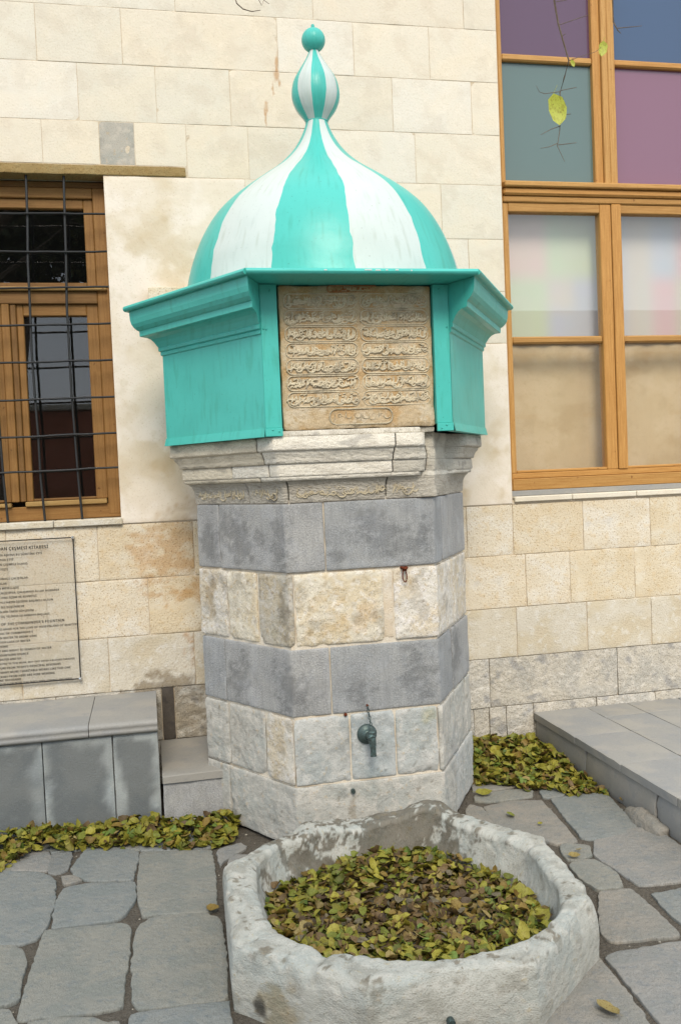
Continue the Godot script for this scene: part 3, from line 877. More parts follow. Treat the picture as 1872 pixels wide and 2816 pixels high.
# grime, ochre and water marks on the pale courses
func shaft_stain(s: float, y: float) -> Color:
	var n1 := nz.get_noise_3d(s * 40.0, y * 40.0, 13.0)
	var n2 := nz.get_noise_3d(s * 130.0, y * 130.0, 18.0)
	var n3 := nf.get_noise_3d(s * 320.0, y * 320.0, 15.0)
	var c := Color(1, 1, 1)
	for q: Array in [[-.58, 1.03, .06, .13, Color(.62, .53, .40), .8], [-.04, 1.02, .045, .16, Color(.56, .54, .50), .85], [-.10, .93, .05, .05, Color(.70, .67, .55), .7], [.17, 1.02, .09, .10, Color(.88, .77, .60), .7], [.05, 1.135, .022, .022, Color(.62, .56, .44), .8], [.33, .98, .07, .08, Color(.93, .80, .66), .6], [.55, 1.10, .05, .05, Color(.70, .66, .58), .6],
		[-.40, .44, .13, .11, Color(.78, .77, .75), .6], [-.10, .42, .06, .14, Color(.86, .79, .66), .6], [.30, .52, .14, .035, Color(.70, .72, .73), .6], [.33, .30, .05, .12, Color(.74, .78, .78), .7], [.12, .36, .10, .08, Color(.80, .83, .84), .6], [.55, .42, .06, .08, Color(.76, .80, .80), .6], [.60, .54, .03, .03, Color(.80, .78, .58), .7],
		[.24, .17, .022, .09, Color(.62, .56, .48), .7], [.30, .05, .28, .06, Color(.72, .72, .72), .6], [-.30, .08, .25, .08, Color(.82, .81, .79), .6], [.20, .23, .20, .03, Color(.82, .86, .87), .6], [-.36, .16, .02, .05, Color(.5, .5, .5), .6], [.90, .28, .12, .14, Color(.78, .82, .88), .6]]:
		var d := Vector2((s - q[0]) / q[2], (y - q[1]) / q[3]).length()
		c = c.lerp(q[4], clampf((1.0 - d + n1 * .9 + n2 * .9 + n3 * .5) * 1.6, 0.0, 1.0) * float(q[5]))
	# pits
	c = c.lerp(Color(.5, .46, .4), clampf((n3 + n2 * .6 - .62) * 6.0, 0, 1) * .7)
	return c

# where the lime film has worn off the basalt the darker stone shows, in ragged patches
func basalt_wear(s: float, y: float) -> Color:
	var n1 := nz.get_noise_3d(s * 30.0, y * 30.0, 23.0)
	var n2 := nz.get_noise_3d(s * 110.0, y * 160.0, 28.0)
	var n3 := nf.get_noise_3d(s * 300.0, y * 420.0, 25.0)
	var k := 0.0
	for q: Array in [[-.56, 1.30, .07, .12], [-.30, 1.34, .15, .11], [-.03, 1.33, .07, .13], [.46, 1.33, .17, .10], [.22, 1.25, .05, .05], [-.40, .71, .12, .12], [-.02, .70, .11, .13], [.58, .73, .09, .13], [.30, .66, .06, .06], [1.0, .74, .10, .12]]:
		var d := Vector2((s - q[0]) / q[2], (y - q[1]) / q[3]).length()
		k = maxf(k, clampf((1.0 - d + n1 * .8 + n2 * .9 + n3 * .7) * 1.5, 0.0, 1.0))
	return Color(1, 1, 1).lerp(Color(.60, .605, .61), k * .8)

# raised calligraphic strokes: uprights, bowls, loops, long sweeps and dots
func strokes(g: Geo, s0: float, s1: float, y0: float, y1: float, fn: Callable, count: int, r: float) -> void:
	var h := y1 - y0
	for k in count:
		var s := lerpf(s0 + h * .12, s1 - h * .12, (k + rng.randf() * .9) / count)
		var pts := []
		var kind := rng.randi() % 7
		var y := y0 + h * rng.randf_range(.12, .45)
		if kind <= 1:
			var top := y0 + h * rng.randf_range(.72, .92)
			for i in 4: pts.append(Vector2(s + h * .06 * sin(i * 1.1) + (i - 1.5) * h * .03, lerpf(y, top, i / 3.0)))
		elif kind <= 3:
			var rr := h * rng.randf_range(.13, .24)
			var a0 := rng.randf_range(2.6, 3.5)
			for i in 7: pts.append(Vector2(s + cos(a0 + i * .62) * rr * 1.3, y + h * .12 + sin(a0 + i * .62) * rr))
		elif kind == 4:
			var rr := h * rng.randf_range(.08, .13)
			for i in 8: pts.append(Vector2(s + cos(i * .86) * rr, y + h * .2 + sin(i * .86) * rr))
			pts.append(Vector2(s + rr * 2.0, y + h * .1))
		elif kind == 5:
			var L := h * rng.randf_range(.4, .8)
			for i in 6: pts.append(Vector2(s + (i / 5.0 - .5) * L, y + h * .1 * sin(i * 1.3) + i * h * .05))
		else:
			for q in 2:
				var c := Vector2(s + q * h * .1, y0 + h * rng.randf_range(.6, .88))
				ridge(g, [c + Vector2(-r * 1.2, 0), c + Vector2(r * 1.2, r * .6)], fn, r * 1.1)
			continue
		ridge(g, pts, fn, r * rng.randf_range(.8, 1.2))

# a low ridge with a rounded back along a line on a surface
func ridge(g: Geo, pts: Array, fn: Callable, r: float) -> void:
	var P := PackedVector3Array()
	var uv := PackedVector2Array()
	for k in pts.size():
		var a: Vector2 = pts[maxi(k - 1, 0)]
		var b: Vector2 = pts[mini(k + 1, pts.size() - 1)]
		var d := (b - a).normalized()
		var n := Vector2(-d.y, d.x)
		var w := r * (1.0 if k > 0 and k < pts.size() - 1 else .55)
		var c: Vector2 = pts[k]
		for e: Array in [[1.0, -.003], [.75, .55], [0.0, .9], [-.75, .55], [-1.0, -.003]]:
			var q: Vector2 = c + n * w * float(e[0])
			P.append(fn.call(q.x, q.y, maxf(float(e[1]) * r * 1.7, -.002)))
			uv.append(q)
	g.grid(P, 5, pts.size(), uv)

# canopy polygon: u = 0 on the box, 1 on the cornice edge; k: 0 back left, 1 left, 2 front left, 3 front right, 4 right, 5 back right
func can(k: int, u: float, y: float, out := 0.0) -> Vector3:
	var a := lerpf(.402, .472, u) + out * .6
	var b := lerpf(.785, .943, u) + out * 1.1
	var zf := lerpf(1.158, 1.325, u) + out
	var zc := .538
	match k:
		0: return Vector3(-a, y, -.04)
		1: return Vector3(-b, y, zc)
		2: return Vector3(-a, y, zf)
		3: return Vector3(a, y, zf)
		4: return Vector3(b, y, zc)
	return Vector3(a, y, -.04)

func canopy(f: Node3D) -> void:
	var c := Vector3(0, 2.1, .538)
	# side panels of the box, in folded sheet
	for side: Array in [[2, 1, 0], [3, 4, 5]]:
		var g := Geo.new()
		for i in 2: g.quad(can(side[i], 0, 1.800), can(side[i + 1], 0, 1.800), can(side[i + 1], 0, 2.20), can(side[i], 0, 2.20), c)
		part("side_panel", g, M.teal, f)
		var sk := Geo.new()
		for i in 2:
			sk.quad(can(side[i], 0, 1.766, .011), can(side[i + 1], 0, 1.766, .011), can(side[i + 1], 0, 1.801, .003), can(side[i], 0, 1.801, .003), c)
			sk.quad(can(side[i], 0, 1.801, .003), can(side[i + 1], 0, 1.801, .003), can(side[i + 1], 0, 1.801, -.01), can(side[i], 0, 1.801, -.01), Vector3(0, 1.7, .538))
			sk.quad(can(side[i], 0, 1.766, .011), can(side[i + 1], 0, 1.766, .011), can(side[i + 1], 0, 1.766, -.03), can(side[i], 0, 1.766, -.03), Vector3(0, 2.7, .538))
		part("lower_flashing", sk, M.teal, f)
		# cornice moulding
		var prof := [Vector2(0, 2.182), Vector2(.05, 2.186), Vector2(.06, 2.198), Vector2(.045, 2.201), Vector2(.11, 2.205), Vector2(.12, 2.218), Vector2(.105, 2.221), Vector2(.16, 2.232), Vector2(.22, 2.246), Vector2(.31, 2.260), Vector2(.44, 2.270), Vector2(.60, 2.273),
			Vector2(.63, 2.275), Vector2(.635, 2.298), Vector2(.70, 2.303), Vector2(.78, 2.314), Vector2(.85, 2.330), Vector2(.885, 2.350), Vector2(.90, 2.385), Vector2(.94, 2.387)]
		var m := Geo.new()
		for i in 2:
			for j in prof.size() - 1:
				m.quad(can(side[i], prof[j].x, prof[j].y), can(side[i + 1], prof[j].x, prof[j].y), can(side[i + 1], prof[j + 1].x, prof[j + 1].y), can(side[i], prof[j + 1].x, prof[j + 1].y), Vector3(0, 2.6, .538) if prof[j + 1].y - prof[j].y < .004 else c)
		part("cornice_moulding", m, M.teal, f)
		# end plate closing the moulding at the front
		var ep := Geo.new()
		var o := Vector3(0, 0, -.0015)
		var mid := can(side[0], 0, 2.386) + o
		var ref := Vector3(mid.x * 3.0, 2.1, .2)
		for j in prof.size() - 1: ep.tri(mid, can(side[0], prof[j].x, prof[j].y) + o, can(side[0], prof[j + 1].x, prof[j + 1].y) + o, ref)
		part("end_plate", ep, M.teal, f)
	# front corner strips beside the tablet
	for sx in [-1.0, 1.0]:
		var x0 := .332
		var g := Geo.new()
		g.box(Vector3(sx * (.4015 + x0) * .5, 2.093, 1.1535), Vector3(.4015 - x0, .586, .010), .002)
		g.box(Vector3(sx * (x0 + .004), 2.093, 1.11), Vector3(.006, .586, .08), .001)
		part("corner_strip", g, M.teal, f)
		var lo := Geo.new()
		lo.box(Vector3(sx * (.4025 + x0) * .5, 1.783, 1.1585), Vector3(.4045 - x0, .034, .014), .002)
		part("strip_foot", lo, M.teal, f)
	# rivets and weld dots
	for q: Array in [[-.372, 1.7925, 1.1665], [-.346, 1.786, 1.1665], [.372, 1.791, 1.1665], [.350, 1.779, 1.1665], [-.392, 2.205, 1.160], [-.380, 2.203, 1.160], [.390, 2.207, 1.160], [-.36, 2.36, 1.160], [.36, 2.365, 1.160]]:
		var rv := Geo.new()
		rv.tube([Vector3(q[0], q[1], q[2] - .004), Vector3(q[0], q[1], q[2]), Vector3(q[0], q[1], q[2] + .0022)], [.0042, .0040, .0012], 8)
		part("rivet", rv, M.teal, f)
	# top sheet with a rolled lip
	var top := Geo.new()
	for k in 6:
		top.tri(Vector3(0, 2.4115, .538), can(k, 1, 2.4115), can((k + 1) % 6, 1, 2.4115), Vector3(0, 2, .5))
		top.tri(Vector3(0, 2.388, .538), can(k, 1, 2.388), can((k + 1) % 6, 1, 2.388), Vector3(0, 3, .5))
		if k < 5: top.quad(can(k, 1, 2.388), can(k + 1, 1, 2.388), can(k + 1, 1, 2.4115), can(k, 1, 2.4115), c)
	part("top_sheet", top, M.teal, f)
	var lip := Geo.new()
	for k in 5:
		var a := can(k, 1, 2.4005, .001)
		var b := can(k + 1, 1, 2.4005, .001)
		lip.tube([a, a.lerp(b, .5), b], [.0125], 10)
	part("rolled_lip", lip, M.teal, f)
	for q: Array in [[.012, .030], [.052, .022], [.088, .010], [-.16, .012], [.13, .014], [.19, .008]]:
		var ch := Geo.new()
		ch.box(Vector3(q[0], 2.4035 + nf.get_noise_1d(q[0] * 900.0) * .003, 1.3376), Vector3(q[1], .006, .003), .0012)
		part("paint_chip", ch, M.white, f)
	# dome of twelve gores
	var at := Vector3(-.008, 0, .538)
	var pr := PackedVector2Array()
	var ctl := [Vector2(.668, 2.412), Vector2(.655, 2.47), Vector2(.638, 2.55), Vector2(.614, 2.625), Vector2(.583, 2.70), Vector2(.545, 2.77), Vector2(.498, 2.835), Vector2(.436, 2.895), Vector2(.365, 2.950), Vector2(.288, 3.004), Vector2(.215, 3.055), Vector2(.158, 3.105), Vector2(.114, 3.155), Vector2(.083, 3.205), Vector2(.062, 3.25), Vector2(.052, 3.281)]
	pr = smooth_profile(ctl, 3)
	var bulb := smooth_profile([Vector2(.052, 3.281), Vector2(.068, 3.305), Vector2(.092, 3.336), Vector2(.110, 3.377), Vector2(.114, 3.420), Vector2(.103, 3.474), Vector2(.072, 3.528), Vector2(.045, 3.570), Vector2(.028, 3.603), Vector2(.021, 3.622)], 3)
	for k in 12:
		var g := Geo.new()
		gore(g, pr, at, k, -30.0, 30.0, 12, 10, .0024)
		part("dome_stripe", g, M.teal if k % 2 == 0 else M.white, f, "teal enamelled stripe of the dome" if k % 2 == 0 else "white enamelled stripe of the dome")
	var fin := Node3D.new()
	fin.name = "finial"
	f.add_child(fin, true)
	fin.set_meta("label", "striped bulb and teal ball on the dome")
	for k in 10:
		var g := Geo.new()
		gore(g, bulb, at, k, -21.0, 36.0, 10, 8, .0008)
		part("bulb_stripe", g, M.teal if k % 2 == 0 else M.white, fin)
	var col := Geo.new()
	col.lathe(PackedVector2Array([Vector2(.050, 3.277), Vector2(.0545, 3.279), Vector2(.0545, 3.283), Vector2(.050, 3.285)]), at, 0, TAU, 24)
	part("collar", col, M.teal, fin)
	var ball := Geo.new()
	var bp := PackedVector2Array()
	for i in 17: bp.append(Vector2(maxf(.0002, .0565 * sin(PI * i / 16.0)), 3.666 - .0565 * cos(PI * i / 16.0)))
	ball.lathe(bp, at, 0, TAU, 32)
	part("ball", ball, M.teal, fin)
	var tip := Geo.new()
	tip.lathe(PackedVector2Array([Vector2(.010, 3.716), Vector2(.008, 3.726), Vector2(.009, 3.734), Vector2(.006, 3.740), Vector2(.0002, 3.741)]), at, 0, TAU, 12)
	part("tip", tip, M.teal, fin)

# one painted gore; its edges wander a little, as brushed by hand, and the sheet is slightly dented
func gore(g: Geo, prof: PackedVector2Array, at: Vector3, k: int, start: float, step: float, count: int, n: int, dent: float) -> void:
	var P := PackedVector3Array()
	var uv := PackedVector2Array()
	for j in prof.size():
		var a := deg_to_rad(start + step * k + nf.get_noise_2d(k % count * 50.0, prof[j].y * 90.0) * 1.1)
		var b := deg_to_rad(start + step * (k + 1) + nf.get_noise_2d((k + 1) % count * 50.0, prof[j].y * 90.0) * 1.1)
		for i in n + 1:
			var t := lerpf(a, b, float(i) / n)
			var d := Vector3(sin(t), 0, cos(t))
			var r := prof[j].x + nz.get_noise_3d(d.x * 9.0, prof[j].y * 14.0, d.z * 9.0) * dent
			P.append(at + d * r + Vector3(0, prof[j].y, 0))
			uv.append(Vector2(t * .5, prof[j].y))
	g.grid(P, n + 1, prof.size(), uv)

func smooth_profile(c: Array, n: int) -> PackedVector2Array:
	var o := PackedVector2Array()
	for i in c.size() - 1:
		var p0: Vector2 = c[maxi(i - 1, 0)]
		var p3: Vector2 = c[mini(i + 2, c.size() - 1)]
		for k in n: o.append((c[i] as Vector2).cubic_interpolate(c[i + 1], p0, p3, float(k) / n))
	o.append(c[c.size() - 1])
	return o

func tablet(f: Node3D) -> void:
	var t := Node3D.new()
	t.name = "inscription_tablet"
	f.add_child(t, true)
	t.position = Vector3(0, 1.79, 0.6)
	t.set_meta("label", "tan stone tablet carved with rows of script")
	var zf := 1.137
	var fn := func(s: float, y: float, o: float) -> Vector3: return Vector3(s, y, zf + o)
	part("slab", stone(fn, -.323, .331, 1.7895, 2.386, .06, .008, .003, 7, .02), M.tablet, t)
	# cartouches in two columns and seven rows
	for row in 7:
		var y1 := 2.350 - row * .0675
		var y0 := y1 - .0600
		for c in 2:
			var x0 := -.300 if c == 0 else .021
			var x1 := .003 if c == 0 else .311
			var g := Geo.new()
			ridge(g, rounded(x0, x1, y0, y1, .024), fn, .0025)
			strokes(g, x0 + .003, x1 - .003, y0 + .002, y1 - .002, fn, 50, .0044)
			part("inscription_line", g, M.carve, t)
	var g2 := Geo.new()
	ridge(g2, rounded(-.128, .142, 1.808, 1.872, .028), fn, .0035)
	strokes(g2, -.12, .13, 1.815, 1.866, fn, 12, .0018)
	part("inscription_line", g2, M.carve_grey, t)
	var g3 := Geo.new()
	ridge(g3, rounded(-.115, .095, 2.358, 2.384, .010), fn, .0022)
	strokes(g3, -.10, .08, 2.357, 2.384, fn, 14, .0028)
	part("inscription_line", g3, M.red_paint, t)

func rounded(x0: float, x1: float, y0: float, y1: float, r: float) -> Array:
	var o := []
	for c: Array in [[x1 - r, y1 - r, 0.0], [x0 + r, y1 - r, .25], [x0 + r, y0 + r, .5], [x1 - r, y0 + r, .75]]:
		for k in 5:
			var a := TAU * (float(c[2]) + k / 16.0)
			o.append(Vector2(c[0] + cos(a) * r, c[1] + sin(a) * r))
	o.append(o[0])
	return o

func tap(f: Node3D) -> void:
	var t := Node3D.new()
	t.name = "tap"
	f.add_child(t, true)
	t.position = Vector3(-.01, .478, .57)
	t.set_meta("label", "old bronze tap with a round flange and chain")
	var fl := Geo.new()
	fl.lathe(PackedVector2Array([Vector2(.043, 0), Vector2(.044, .006), Vector2(.040, .014), Vector2(.028, .020), Vector2(.022, .026), Vector2(.020, .034), Vector2(.0002, .034)]), Vector3.ZERO, 0, TAU, 24)
	for i in fl.V.size():
		fl.V[i] = Vector3(fl.V[i].x - .013, -fl.V[i].z + .476, 1.074 + fl.V[i].y)
		fl.N[i] = Vector3(fl.N[i].x, -fl.N[i].z, fl.N[i].y)
	part("flange", fl, M.bronze, t)
	var bo := Geo.new()
	bo.tube([Vector3(-.012, .478, 1.10), Vector3(-.010, .480, 1.128), Vector3(-.008, .480, 1.150), Vector3(-.008, .479, 1.156)], [.015, .018, .016, .008], 12)
	bo.box(Vector3(-.006, .488, 1.140), Vector3(.030, .034, .026), .006)
	part("body", bo, M.bronze, t)
	var sp := Geo.new()
	sp.tube([Vector3(-.006, .472, 1.140), Vector3(-.005, .452, 1.146), Vector3(-.004, .430, 1.148), Vector3(-.004, .408, 1.148), Vector3(-.004, .398, 1.148)], [.018, .016, .0125, .0125, .014], 12)
	part("spout", sp, M.bronze, t)
	var st := Geo.new()
	st.tube([Vector3(-.007, .500, 1.140), Vector3(-.007, .520, 1.138), Vector3(-.007, .524, 1.138)], [.010, .009, .005], 10)
	part("stem", st, M.bronze, t)
	# small chain running up to a pin in the joint
	for k in 6:
		var lk := Geo.new()
		var path := []
		var cy := .530 + k * .0125
		var cz := lerpf(1.130, 1.088, k / 5.0)
		for i in 9:
			var a := TAU * i / 8.0
			var d := Vector3(sin(a) * .0048, cos(a) * .0082, 0)
			if k % 2: d = Vector3(0, cos(a) * .0082, sin(a) * .0048)
			path.append(Vector3(-.006, cy, cz) + d)
		lk.tube(path, [.0022], 5, false)
		part("chain_link", lk, M.bronze, t)
	var pin := Geo.new()
	pin.tube([Vector3(-.006, .600, 1.068), Vector3(-.006, .600, 1.090)], [.005], 7)
	part("pin", pin, M.rust, t)

# ---------------------------------------------------------------- ground
const PAVERS := [
[-1.519,0.896,-1.517,0.806,-1.452,0.707,-1.388,0.742,-1.372,0.943],
[-1.374,0.777,-1.295,0.760,-1.288,0.813,-1.290,0.957,-1.340,0.982,-1.366,0.958],
[-1.271,0.947,-1.230,0.760,-1.183,0.729,-1.118,0.768,-1.012,0.857,-1.005,0.886,-1.025,1.128,-1.035,1.144,-1.196,1.090,-1.252,1.026],
[-0.993,0.847,-0.985,0.678,-0.683,0.776,-0.687,0.907,-0.832,0.888],
[-0.995,0.868,-0.777,0.914,-0.695,0.941,-0.697,1.152,-0.712,1.499,-0.763,1.503,-0.917,1.476,-0.982,1.472,-0.993,1.372,-0.999,1.167],
[-1.624,0.877,-1.531,0.893,-1.414,0.951,-1.357,1.001,-1.335,1.063,-1.318,1.273,-1.325,1.442,-1.352,1.531,-1.423,1.551,-1.520,1.522],
[-1.293,1.144,-1.226,1.127,-1.018,1.174,-1.013,1.310,-1.030,1.388,-1.075,1.473,-1.295,1.461,-1.304,1.448,-1.305,1.249],
[-1.307,1.025,-1.272,1.020,-1.229,1.080,-1.291,1.099],
[-1.518,1.534,-1.422,1.563,-1.383,1.614,-1.370,1.695,-1.370,1.798,-1.358,1.908,-1.372,1.931,-1.452,1.940],
[-1.330,1.478,-1.144,1.497,-1.040,1.509,-1.027,1.556,-1.029,1.752,-1.042,1.894,-1.041,2.045,-1.096,2.051,-1.344,2.032,-1.351,2.009,-1.339,1.756],
[-1.004,1.612,-0.999,1.553,-0.958,1.502,-0.911,1.488,-0.752,1.523,-0.703,1.586,-0.708,1.781,-0.722,2.082,-0.733,2.093,-0.872,2.085,-0.989,2.077,-1.008,2.036,-1.010,1.801],
[-1.013,2.106,-0.921,2.106,-0.723,2.118,-0.727,2.196,-0.727,2.349,-1.019,2.281],
[-1.308,2.064,-1.243,2.061,-1.132,2.097,-1.064,2.146,-1.033,2.247,-1.334,2.177],
[-1.448,1.963,-1.381,1.974,-1.348,2.077,-1.357,2.139,-1.420,2.137],
[-0.660,0.943,-0.564,0.904,-0.544,0.953,-0.557,0.976,-0.649,1.068,-0.666,1.113,-0.668,1.011],
[-1.523,0.908,-1.624,0.877,-1.656,0.677,-1.541,0.678,-1.460,0.695,-1.521,0.800],
[-1.594,0.643,-1.663,0.639,-1.706,0.372,-1.493,0.442,-1.405,0.590,-1.392,0.717,-1.457,0.687],
[-1.374,0.759,-1.408,0.490,-1.224,0.510,-1.191,0.707,-1.238,0.748,-1.293,0.749],
[-1.184,0.710,-1.212,0.513,-0.996,0.625,-0.997,0.834,-1.012,0.839],
[0.621,0.616,0.743,0.304,0.979,0.333,0.872,0.607,0.770,0.632],
[0.585,0.741,0.622,0.663,0.743,0.658,0.902,0.653,0.894,0.709,0.856,0.777,0.759,0.778,0.642,0.771],
[0.933,0.723,0.972,0.701,1.044,0.761,1.020,0.810,0.915,0.808],
[0.879,0.609,1.005,0.314,1.195,0.409,1.223,0.703,1.067,0.780,0.967,0.676],
[0.761,0.256,0.896,-0.084,1.266,-0.251,1.257,0.079,1.204,0.371,1.015,0.290],
[0.595,0.842,0.745,0.813,0.882,0.846,0.830,1.324,0.729,1.325,0.559,1.081],
[0.938,0.838,1.048,0.820,1.196,0.836,1.207,0.907,1.175,1.068,1.150,1.237,1.120,1.302,0.990,1.323,0.912,1.333,0.860,1.307],
[0.498,0.862,0.543,0.793,0.581,0.848,0.559,1.043,0.485,0.920],
[0.831,1.487,0.901,1.348,0.977,1.280,1.134,1.277,1.207,1.342,1.209,1.547,1.061,1.794,0.949,1.785,0.857,1.776,0.856,1.719],
[0.734,1.358,0.784,1.342,0.847,1.394,0.819,1.471,0.755,1.504,0.709,1.483],
[0.690,1.535,0.753,1.509,0.810,1.527,0.814,1.586,0.826,1.656,0.803,1.744,0.784,1.769,0.695,1.766,0.680,1.653],
[0.689,1.790,0.813,1.793,0.810,1.857,0.804,1.985,0.800,2.130,0.789,2.147,0.691,2.138,0.555,2.121,0.559,2.049,0.618,1.929],
[0.864,1.854,1.028,1.845,0.913,2.106,0.850,2.120,0.845,2.016,0.861,1.929],
[0.491,2.217,0.523,2.189,0.661,2.188,0.776,2.187,0.849,2.201,0.531,2.680,0.464,2.618,0.476,2.469,0.489,2.309],
[0.353,2.297,0.454,2.195,0.471,2.200,0.459,2.328,0.444,2.472,0.430,2.597,0.394,2.657,0.091,2.572,0.155,2.485]]

# irregular paving stone: outline on the ground, top at y = 0
func paver(poly: PackedVector2Array, sd: float, thick := .05, rise := 0.0) -> Geo:
	# resample the outline and round its corners
	var pts := PackedVector2Array()
	var n := poly.size()
	for i in n:
		var a := poly[i]
		var b := poly[(i + 1) % n]
		var k := maxi(2, int(a.distance_to(b) / .02))
		for j in k: pts.append(a.lerp(b, float(j) / k))
	for r in 1:
		var q := pts.duplicate()
		for i in pts.size(): q[i] = pts[i] * .7 + (pts[(i + 1) % pts.size()] + pts[(i - 1 + pts.size()) % pts.size()]) * .15
		pts = q
	var c := Vector2.ZERO
	for p in pts: c += p
	c /= pts.size()
	for i in pts.size(): pts[i] += (pts[i] - c).normalized() * .009
	var g := Geo.new()
	var P := PackedVector3Array()
	var uv := PackedVector2Array()
	var off := Vector2(fmod(sd * 1.37, 5.0), fmod(sd * 2.11, 5.0))
	var tilt := Vector2(nf.get_noise_2d(sd * 17.0, 3.0), nf.get_noise_2d(sd * 11.0, 9.0)) * .012
	var rings := [[1.0, -thick], [1.0, -.010], [.992, -.003], [.978, -.0006], [.90, .0], [.78, .0], [.62, .0], [.45, .0], [.25, .0], [.0, .0]]
	for r: Array in rings:
		for i in pts.size():
			var d := pts[i] - c
			var w := nf.get_noise_2d(pts[i].x * 190.0 + sd * 7.0, pts[i].y * 190.0) * .008
			var L := d.length()
			var q := c + d * (float(r[0]) * (1.0 + w / maxf(L, .02) * (1.0 if r[0] > .95 else 0.0)))
			var y: float = r[1]
			if r[1] > -.03: y += nz.get_noise_3d(q.x * 26.0, q.y * 26.0, sd) * .0034 + nz.get_noise_3d(q.x * 7.0, q.y * 7.0, sd) * .003 + tilt.dot(q - c) + rise
			P.append(Vector3(q.x, y, q.y))
			uv.append(q + off)
	g.grid(P, pts.size(), rings.size(), uv, PackedColorArray(), true, true)
	var mean := 0.0
	for v in g.N: mean += v.y
	if mean < 0.0:
		for i in g.N.size(): g.N[i] = -g.N[i]
		for i in range(0, g.I.size(), 3):
			var t := g.I[i]
			g.I[i] = g.I[i + 1]
			g.I[i + 1] = t
	return g

func build_ground() -> void:
	var gr := setting("ground", "paved court of worn grey basalt flags with gritty joints")
	var bed := Geo.new()
	var P := PackedVector3Array()
	var uv := PackedVector2Array()
	var xs := [-60.0, -12.0]
	for i in 121: xs.append(-4.0 + i * .0667)
	xs.append_array([12.0, 60.0])
	var zs := [-30.0, -2.0]
	for i in 121: zs.append(-.3 + i * .055)
	zs.append_array([14.0, 60.0])
	for z: float in zs:
		for x: float in xs:
			P.append(Vector3(x, -.011 + nz.get_noise_2d(x * 40.0, z * 40.0) * .005, z))
			uv.append(Vector2(x, z))
	bed.grid(P, xs.size(), zs.size(), uv, PackedColorArray(), true)
	part("joint_grit", bed, M.dirt, gr)
	var k := 0
	for q: Array in PAVERS:
		var poly := PackedVector2Array()
		for i in range(0, q.size(), 2): poly.append(Vector2(q[i], q[i + 1]))
		part("paving_stone", paver(poly, 3.0 + k * 1.7), pick(M.pave), gr)
		k += 1
	for q: Array in [[-1.76, 2.13, -1.40, 2.14, -1.39, 2.39, -1.75, 2.39], [-1.36, 2.14, -1.05, 2.13, -1.04, 2.39, -1.35, 2.39], [-1.01, 2.14, -.75, 2.20, -.74, 2.39, -1.0, 2.39], [.345, 1.135, .47, .97, .585, 1.20, .535, 1.42], [-.62, 1.0, -.40, 1.14, -.36, 1.20, -.66, 1.42]]:
		var poly := PackedVector2Array()
		for i in range(0, q.size(), 2): poly.append(Vector2(q[i], q[i + 1]))
		part("paving_stone", paver(poly, 3.0 + k * 1.7), pick(M.pave), gr)
		k += 1
	# the court goes on past the picture
	var z := 2.62
	while z < 6.4:
		var d := rng.randf_range(.34, .46)
		var x := -3.6 + rng.randf() * .3
		while x < 3.4:
			var w := rng.randf_range(.34, .6)
			var zz := z + (.05 if x > .4 else 0.0) - (.0 if x > -.3 else .2)
			if not (x + w > -.3 and x < .4 and zz < 2.75):
				var j := func() -> Vector2: return Vector2(rng.randf_range(-.025, .025), rng.randf_range(-.025, .025))
				part("paving_stone", paver(PackedVector2Array([Vector2(x + .015, zz + .015) + j.call(), Vector2(x + w - .015, zz + .015) + j.call(), Vector2(x + w - .015, zz + d - .015) + j.call(), Vector2(x + .015, zz + d - .015) + j.call()]), k), pick(M.pave), gr)
			k += 1
			x += w
		z += d
	z = .62
	while z < 2.4:
		var x := -3.4
		while x < -1.75:
			var w := minf(rng.randf_range(.34, .6), -1.68 - x)
			if w > .12: part("paving_stone", paver(PackedVector2Array([Vector2(x + .015, z + .015), Vector2(x + w - .02, z + .02), Vector2(x + w - .015, z + .40), Vector2(x + .02, z + .385)]), k), pick(M.pave), gr)
			k += 1
			x += maxf(w, .12)
		z += .42
	# loose bits of grit and pebbles in the joints
	var peb := Geo.new()
	for i in 420:
		var p := Vector3(rng.randf_range(-1.7, 1.3), -.012, rng.randf_range(.55, 2.6))
		var s := rng.randf_range(.003, .009)
		peb.box(p, Vector3(s, s * .7, s * rng.randf_range(.7, 1.4)), s * .28, Vector2.ZERO, Basis(Vector3.UP, rng.randf() * TAU))
	var pm := part("pebbles", peb, mat((M.plinth[0] as StandardMaterial3D).albedo_texture, Color(.86, .85, .82), .9, 3.0), gr)
	pm.set_meta("kind", "stuff")
	# raised pavement along the building
	var rp := setting("raised_pavement", "raised grey stone pavement along the wall right of the fountain")
	var ed := 1.222
	var top := .185
	var body := Geo.new()
	body.box(Vector3(3.135, .070, 1.9), Vector3(3.74, .180, 3.84), .002)
	part("rubble_fill", body, M.dirt, rp)
	var joints := [[1.222, 1.545, [.0, .52, .99, 1.46, 1.95, 2.5, 3.2, 3.8]], [1.549, 1.806, [.0, .23, .94, 1.6, 2.3, 3.0, 3.8]], [1.81, 2.14, [.0, .23, .78, 1.4, 2.1, 2.9, 3.8]], [2.144, 2.6, [.0, .5, 1.2, 1.9, 2.7, 3.8]], [2.604, 3.2, [.0, .6, 1.3, 2.1, 3.0, 3.8]], [3.204, 4.2, [.0, .8, 1.7, 2.7, 3.8]]]
	for r: Array in joints:
		var zz: Array = r[2]
		for i in zz.size() - 1:
			var fn := func(s: float, y: float, o: float) -> Vector3: return Vector3(s, top + o, -y)
			part("paving_slab", stone(fn, r[0], r[1] - .001, -zz[i + 1] + .0015, -zz[i] - .0015, .04, .0035, .0012, 2, .06), pick(M.slab), rp)
	var ks := [.012, .62, 1.28, 1.95, 2.7, 3.8]
